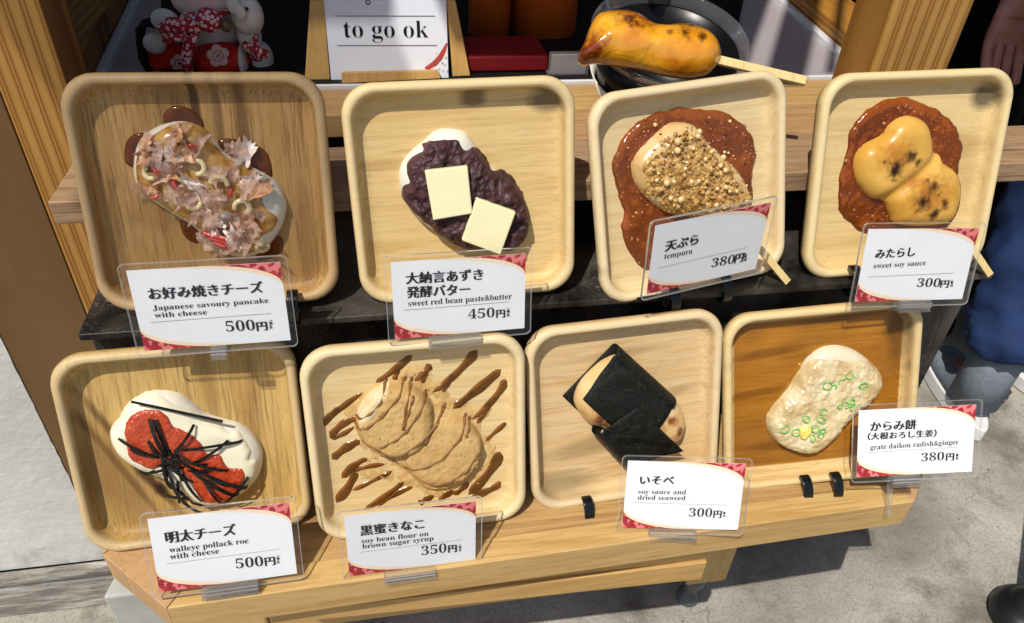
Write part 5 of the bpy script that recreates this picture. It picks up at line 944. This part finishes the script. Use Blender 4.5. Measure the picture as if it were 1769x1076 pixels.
fe('head', 830, -20, 330, 250, 190, M_bl, 0.0); fe('arm', 420, 230, 150, 110, 110, M_wc, -0.012, Ry(0.4))
fe('leg', 1470, 640, 130, 150, 170, M_wc, 0.01)
sm = fe('small_animal', 1310, 170, 170, 150, 190, M_wc, -0.012); fe('small_animal_neck', 1330, 380, 130, 120, 180, M_wc, -0.008, None, sm)
fe('ear', 1160, 60, 70, 40, 80, M_wc, -0.028, None, sm); fe('ear', 1230, 130, 60, 40, 70, M_wc, -0.031, None, sm); fe('eye', 1302, 97, 20, 14, 20, plain('bead_eye', '#2a0f08', 0.15, 0.5, 0.1), -0.0275, None, sm)
kn = MB(); kn.tube([tuple(fp(x, y, dy) - off) for x, y, dy in ((640, 130, -0.020), (720, 195, -0.028), (830, 210, -0.032), (960, 190, -0.030), (1090, 110, -0.020))], [0.003, 0.005, 0.006, 0.005, 0.003], 12)
nk = kn.build('neckerchief', M_sh, fg, True); fe('knot', 880, 220, 130, 90, 110, M_sh, -0.036, None, nk)
MB().tube([tuple(fp(x, y, dy) - off) for x, y, dy in ((800, 300, -0.038), (640, 270, -0.040), (470, 270, -0.040), (390, 320, -0.038), (420, 400, -0.036), (520, 400, -0.037), (640, 350, -0.039))], [0.006, 0.008, 0.008, 0.007, 0.007, 0.007, 0.005], 12).build('bow_loop', M_sh, nk, True)
MB().tube([tuple(fp(x, y, dy) - off) for x, y, dy in ((740, 370, -0.038), (690, 450, -0.037), (650, 560, -0.035), (650, 680, -0.033), (660, 800, -0.030))], [0.0045, 0.0055, 0.006, 0.006, 0.006], 12).build('bow_tail', M_sh, nk, True)
fe('bell', 1072, 278, 58, 58, 58, plain('brass_bell', '#5a4a2a', 0.25, 0.6, 0.2), -0.034, None, nk)
for x0, y0, x1, y1 in ((1395, 380, 1420, 640), (1270, 490, 1520, 590)): MB().tube([tuple(fp(x0, y0, -0.03) - off), tuple(fp((x0 + x1) / 2, (y0 + y1) / 2, -0.035) - off), tuple(fp(x1, y1, -0.03) - off)], [0.005, 0.0035, 0.0055], 10).build('ribbon', M_sh, sm, True)
M_pk = plain('pink_print', '#e0b4ac', 0.8, 0.2, 0.05); M_dk2 = plain('dark_stamen', '#3a1414', 0.7, 0.2, 0.1)
for fx_, fy_, s_, dy in ((990, 610, 1.0, -0.0195), (560, 690, 0.75, -0.006)):
    fl = MB()
    for k in range(5): t = math.radians(90 + 72 * k + 10); fl.ell(tuple(fp(fx_ + 70 * s_ * math.cos(t), fy_ - 70 * s_ * math.sin(t), dy) - off), (0.0058 * s_, 0.0012, 0.0058 * s_), Rx(-0.15), 14, 8)
    o = fl.build('flower_print', M_pk, fg, True); st_ = MB()
    for k in range(12): t = 2 * math.pi * k / 12; st_.ell(tuple(fp(fx_ + 55 * s_ * math.cos(t), fy_ - 55 * s_ * math.sin(t), dy - 0.0014) - off), (0.0007, 0.0007, 0.0007), None, 6, 4)
    st_.build('stamen', M_dk2, o, True)
pts = [tuple(fp(x, y, dy) - off) for x, y, dy in ((250, 780, 0.0), (180, 640, 0.0), (140, 480, 0.0), (140, 330, 0.0), (185, 255, 0.0), (260, 245, 0.005), (340, 280, 0.02))]
MB().tube(pts, [0.0045 + 0.0012 * (k % 2) for k in range(len(pts))], 10).build('basket_handle', plain('black_rope', '#120d0b', 0.6, 0.3, 0.2, 120, 0.5, 300), fg, True)
bk = MB(); W_ = 0.076
bk.lathe([(0.0, 0.0), (0.062, 0.0), (0.068, 0.004), (0.069, 0.007), (0.066, 0.007), (0.060, 0.003), (0.0, 0.003)], (0, 0.030, 0), np.diag([1, 0.6, 1]), 40).build('basket', plain('dark_basket', '#3a2616', 0.7, 0.3, 0.2, 60, 0.5, 200), fg, True)

# ------------------------------------------------------------ people at the right
def skin(name, V, Ed, R, m, parent, root=0, sub=2, folds=0.0):
    me = bpy.data.meshes.new(name); me.from_pydata([tuple(map(float, v)) for v in V], Ed, []); o = bpy.data.objects.new(name, me); COL.objects.link(o)
    s_ = o.modifiers.new('skin', 'SKIN'); s_.use_smooth_shade = True
    for k, v in enumerate(me.skin_vertices[0].data): r = R[k]; v.radius = r if hasattr(r, '__len__') else (r, r); v.use_root = (k == root)
    b = o.modifiers.new('sub', 'SUBSURF'); b.levels = sub; b.render_levels = sub
    dg = bpy.context.evaluated_depsgraph_get(); dg.update(); ev = bpy.data.meshes.new_from_object(o.evaluated_get(dg)); bpy.data.objects.remove(o)
    if folds:
        from mathutils import noise as mn
        for v in ev.vertices:
            p = v.co; d = mn.fractal(Vector((p.x * 16, p.y * 16, p.z * 13 + 6 * p.x)), 0.7, 2.1, 4) ; v.co = p + v.normal * folds * d
        ev.update()
    return link(name, ev, m, parent, True)
M_skin = patchy('skin', ['#a8705c', '#b88070', '#c29084'], 40, 0.5, 0.1, 300, 0.15, 4)
M_hair = plain('black_hair', '#120e0c', 0.45, 0.4, 0.3, 200, 0.4, 400)
def person(loc, rz, label, jacket, trousers, shoe, sole, feet, hands, size=1.0):
    e = empty('person', Matrix.Translation(loc) @ Matrix.Rotation(rz, 4, 'Z') @ Matrix.Scale(size, 4), label, 'person', 'people beside the stall')
    H = 0.90; (la, ra) = feet
    V = [(0, 0, H), (0, -0.01, 1.10), (0, 0, 1.32), (0, 0, 1.42), (0, 0.0, 1.50), (0, 0.02, 1.60), (0, 0.01, 1.68)]; Ed = [(0, 1), (1, 2), (2, 3), (3, 4), (4, 5), (5, 6)]; R = [(0.14, 0.10), (0.13, 0.095), (0.15, 0.10), (0.07, 0.06), 0.05, (0.075, 0.09), (0.06, 0.07)]
    J = dict()
    for s_, ft_ in ((-1, la), (1, ra)):
        b = len(V); V += [(s_ * 0.09, 0, H - 0.05), (s_ * 0.10 + (ft_[0] - s_ * 0.1) * 0.5, 0.015, 0.48), (ft_[0], ft_[1], 0.09), (ft_[0], ft_[1] + 0.12, 0.035)]; R += [0.085, 0.055, 0.038, (0.036, 0.025)]; Ed += [(0, b), (b, b + 1), (b + 1, b + 2), (b + 2, b + 3)]
        b = len(V); hx, hy, hz = hands[0 if s_ < 0 else 1]
        V += [(s_ * 0.19, 0, 1.37), (s_ * 0.24 + (hx - s_ * 0.24) * 0.45, hy * 0.3 - 0.02, 1.37 + (hz - 1.37) * 0.5), (hx, hy, hz)]; R += [0.05, 0.038, 0.026]; Ed += [(2, b), (b, b + 1), (b + 1, b + 2)]
        pm = len(V); V += [(hx, hy + 0.005, hz - 0.045), (hx, hy + 0.010, hz - 0.085)]; R += [(0.036, 0.016), (0.040, 0.014)]; Ed += [(b + 2, pm), (pm, pm + 1)]
        for k, (dx, ln, fl_) in enumerate(((-0.030, 0.066, 0.016), (-0.010, 0.078, 0.020), (0.011, 0.072, 0.024), (0.031, 0.056, 0.028))):
            c = len(V); V += [(hx + dx, hy + 0.014, hz - 0.100), (hx + dx * 1.1, hy + 0.018 + fl_ * 0.4, hz - 0.100 - ln * 0.5), (hx + dx * 1.05, hy + 0.022 + fl_ * 1.2, hz - 0.100 - ln)]; R += [0.0095, 0.0088, 0.0075]; Ed += [(pm + 1, c), (c, c + 1), (c + 1, c + 2)]
        c = len(V); V += [(hx - s_ * 0.040, hy + 0.018, hz - 0.060), (hx - s_ * 0.052, hy + 0.030, hz - 0.092), (hx - s_ * 0.050, hy + 0.036, hz - 0.118)]; R += [0.012, 0.010, 0.008]; Ed += [(pm, c), (c, c + 1), (c + 1, c + 2)]
    skin('body', V, Ed, R, M_skin, e)
    hd = MB(); hd.ell((0, 0.125, 1.595), (0.012, 0.016, 0.02)); hd.build('nose', M_skin, e, True)
    for s_ in (-1, 1): MB().ell((s_ * 0.032, 0.098, 1.615), (0.013, 0.008, 0.008)).build('eye', plain('eye', '#20140f', 0.2, 0.5), e, True); MB().ell((s_ * 0.088, 0.01, 1.60), (0.012, 0.022, 0.032)).build('ear', M_skin, e, True)
    MB().ell((0, 0.10, 1.555), (0.024, 0.008, 0.007)).build('mouth', plain('lip', '#8a4a44', 0.4, 0.4), e, True)
    MB().ell((0, -0.015, 1.655), (0.098, 0.108, 0.085)).build('hair', M_hair, e, True)
    # clothes
    Vj = [(0, 0, 0.80), (0, -0.005, 0.98), (0, -0.01, 1.12), (0, 0, 1.34), (0, 0, 1.425)]; Ej = [(0, 1), (1, 2), (2, 3), (3, 4)]; Rj = [(0.205, 0.165), (0.20, 0.16), (0.185, 0.145), (0.175, 0.125), (0.075, 0.065)]
    for s_ in (-1, 1):
        b = len(Vj); hx, hy, hz = hands[0 if s_ < 0 else 1]
        Vj += [(s_ * 0.20, 0, 1.37), (s_ * 0.24 + (hx - s_ * 0.24) * 0.45, hy * 0.3 - 0.02, 1.37 + (hz - 1.37) * 0.5), (hx, hy, hz + 0.02)]; Rj += [0.072, 0.060, 0.047]; Ej += [(3, b), (b, b + 1), (b + 1, b + 2)]
    skin('jacket', Vj, Ej, Rj, jacket, e, 0, 3, 0.012)
    Vt = [(0, 0, 1.0), (0, 0, 0.86)]; Et = [(0, 1)]; Rt = [(0.175, 0.135), (0.175, 0.135)]
    for s_, ft_ in ((-1, la), (1, ra)):
        b = len(Vt); Vt += [(s_ * 0.095, 0, 0.76), (s_ * 0.10 + (ft_[0] - s_ * 0.1) * 0.5, 0.015, 0.48), (ft_[0], ft_[1] - 0.01, 0.24), (ft_[0], ft_[1] - 0.015, 0.195)]; Rt += [0.11, 0.092, 0.088, 0.090]; Et += [(1, b), (b, b + 1), (b + 1, b + 2), (b + 2, b + 3)]
    skin('trousers', Vt, Et, Rt, trousers, e, 0, 3, 0.016)
    for s_, ft_ in ((-1, la), (1, ra)):
        MB().tube([(ft_[0], ft_[1] - 0.012, 0.06), (ft_[0], ft_[1] - 0.012, 0.14), (ft_[0], ft_[1] - 0.010, 0.24)], [0.052, 0.050, 0.056], 20).build('sock', shoe, e, True)
        x, y = ft_; sh = skin('shoe', [(x, y - 0.055, 0.065), (x, y + 0.0, 0.06), (x, y + 0.09, 0.05), (x, y + 0.17, 0.045), (x, y - 0.03, 0.11)], [(0, 1), (1, 2), (2, 3), (1, 4)], [(0.042, 0.045), (0.046, 0.045), (0.050, 0.036), (0.044, 0.026), (0.045, 0.04)], shoe, e)
        ol = []
        for t in np.linspace(0, 2 * math.pi, 28)[:-1]:
            yy = 0.155 * math.sin(t); ww = 0.046 + 0.010 * math.sin(t) ; ol.append((x + ww * math.cos(t), y + 0.062 + yy))
        MB().prism(ol, 0.001, 0.036).build('sole', sole, sh, bevel=0.006, seg=3)
    return e
M_navy = plain('navy_cloth', '#22345a', 0.8, 0.2, 0.15, 12, 0.3, 60)
M_blackc = plain('black_cloth', '#0c0b0c', 0.85, 0.15, 0.2, 12, 0.2, 60)
person((1.054, 0.458, G), math.radians(-14), 'person in navy trousers and grey sneakers with white soles, seen from behind', M_navy, M_navy, plain('grey_knit', '#777e87', 0.8, 0.2, 0.15, 90, 0.3, 500), plain('white_rubber', '#d8d6d2', 0.55, 0.3, 0.04), ((-0.095, -0.055), (0.095, 0.110)), ((-0.24, 0.28, 1.02), (0.24, 0.28, 1.02)), 0.85)
person((1.185, 0.86, G), math.radians(178), 'person dressed all in black with one bare hand hanging by the right post', M_blackc, M_blackc, M_blackc, M_blackc, ((-0.10, 0.0), (0.10, 0.0)), ((-0.26, 0.03, 0.82), (0.235, 0.16, 0.73)))
# rubber foot and pole built in place of a dark shoe toe, lower right
pc = at_z(1782, 1062, G + 0.02)
ps = empty('shoe_toe_standin', Matrix.Translation((pc[0], pc[1], G)), 'black round rubber foot with a pole, standing in for a shoe toe in the lower right corner', 'shoe stand-in')
MB().lathe([(0, 0.001), (0.050, 0.001), (0.053, 0.008), (0.051, 0.020), (0.042, 0.034), (0.037, 0.036), (0.035, 0.042), (0.024, 0.052), (0.018, 0.054), (0, 0.054)], (0, 0, 0), None, 48).build('rubber_foot', plain('black_rubber', '#191a1c', 0.4, 0.45, 0.25, 30, 0.2, 90), ps, True)
MB().lathe([(0.016, 0.0545), (0.0165, 0.066), (0.014, 0.9), (0, 0.9)], (0, 0, 0), None, 24).build('pole', plain('grey_pole', '#4a4844', 0.5, 0.5, 0.1), ps, True)
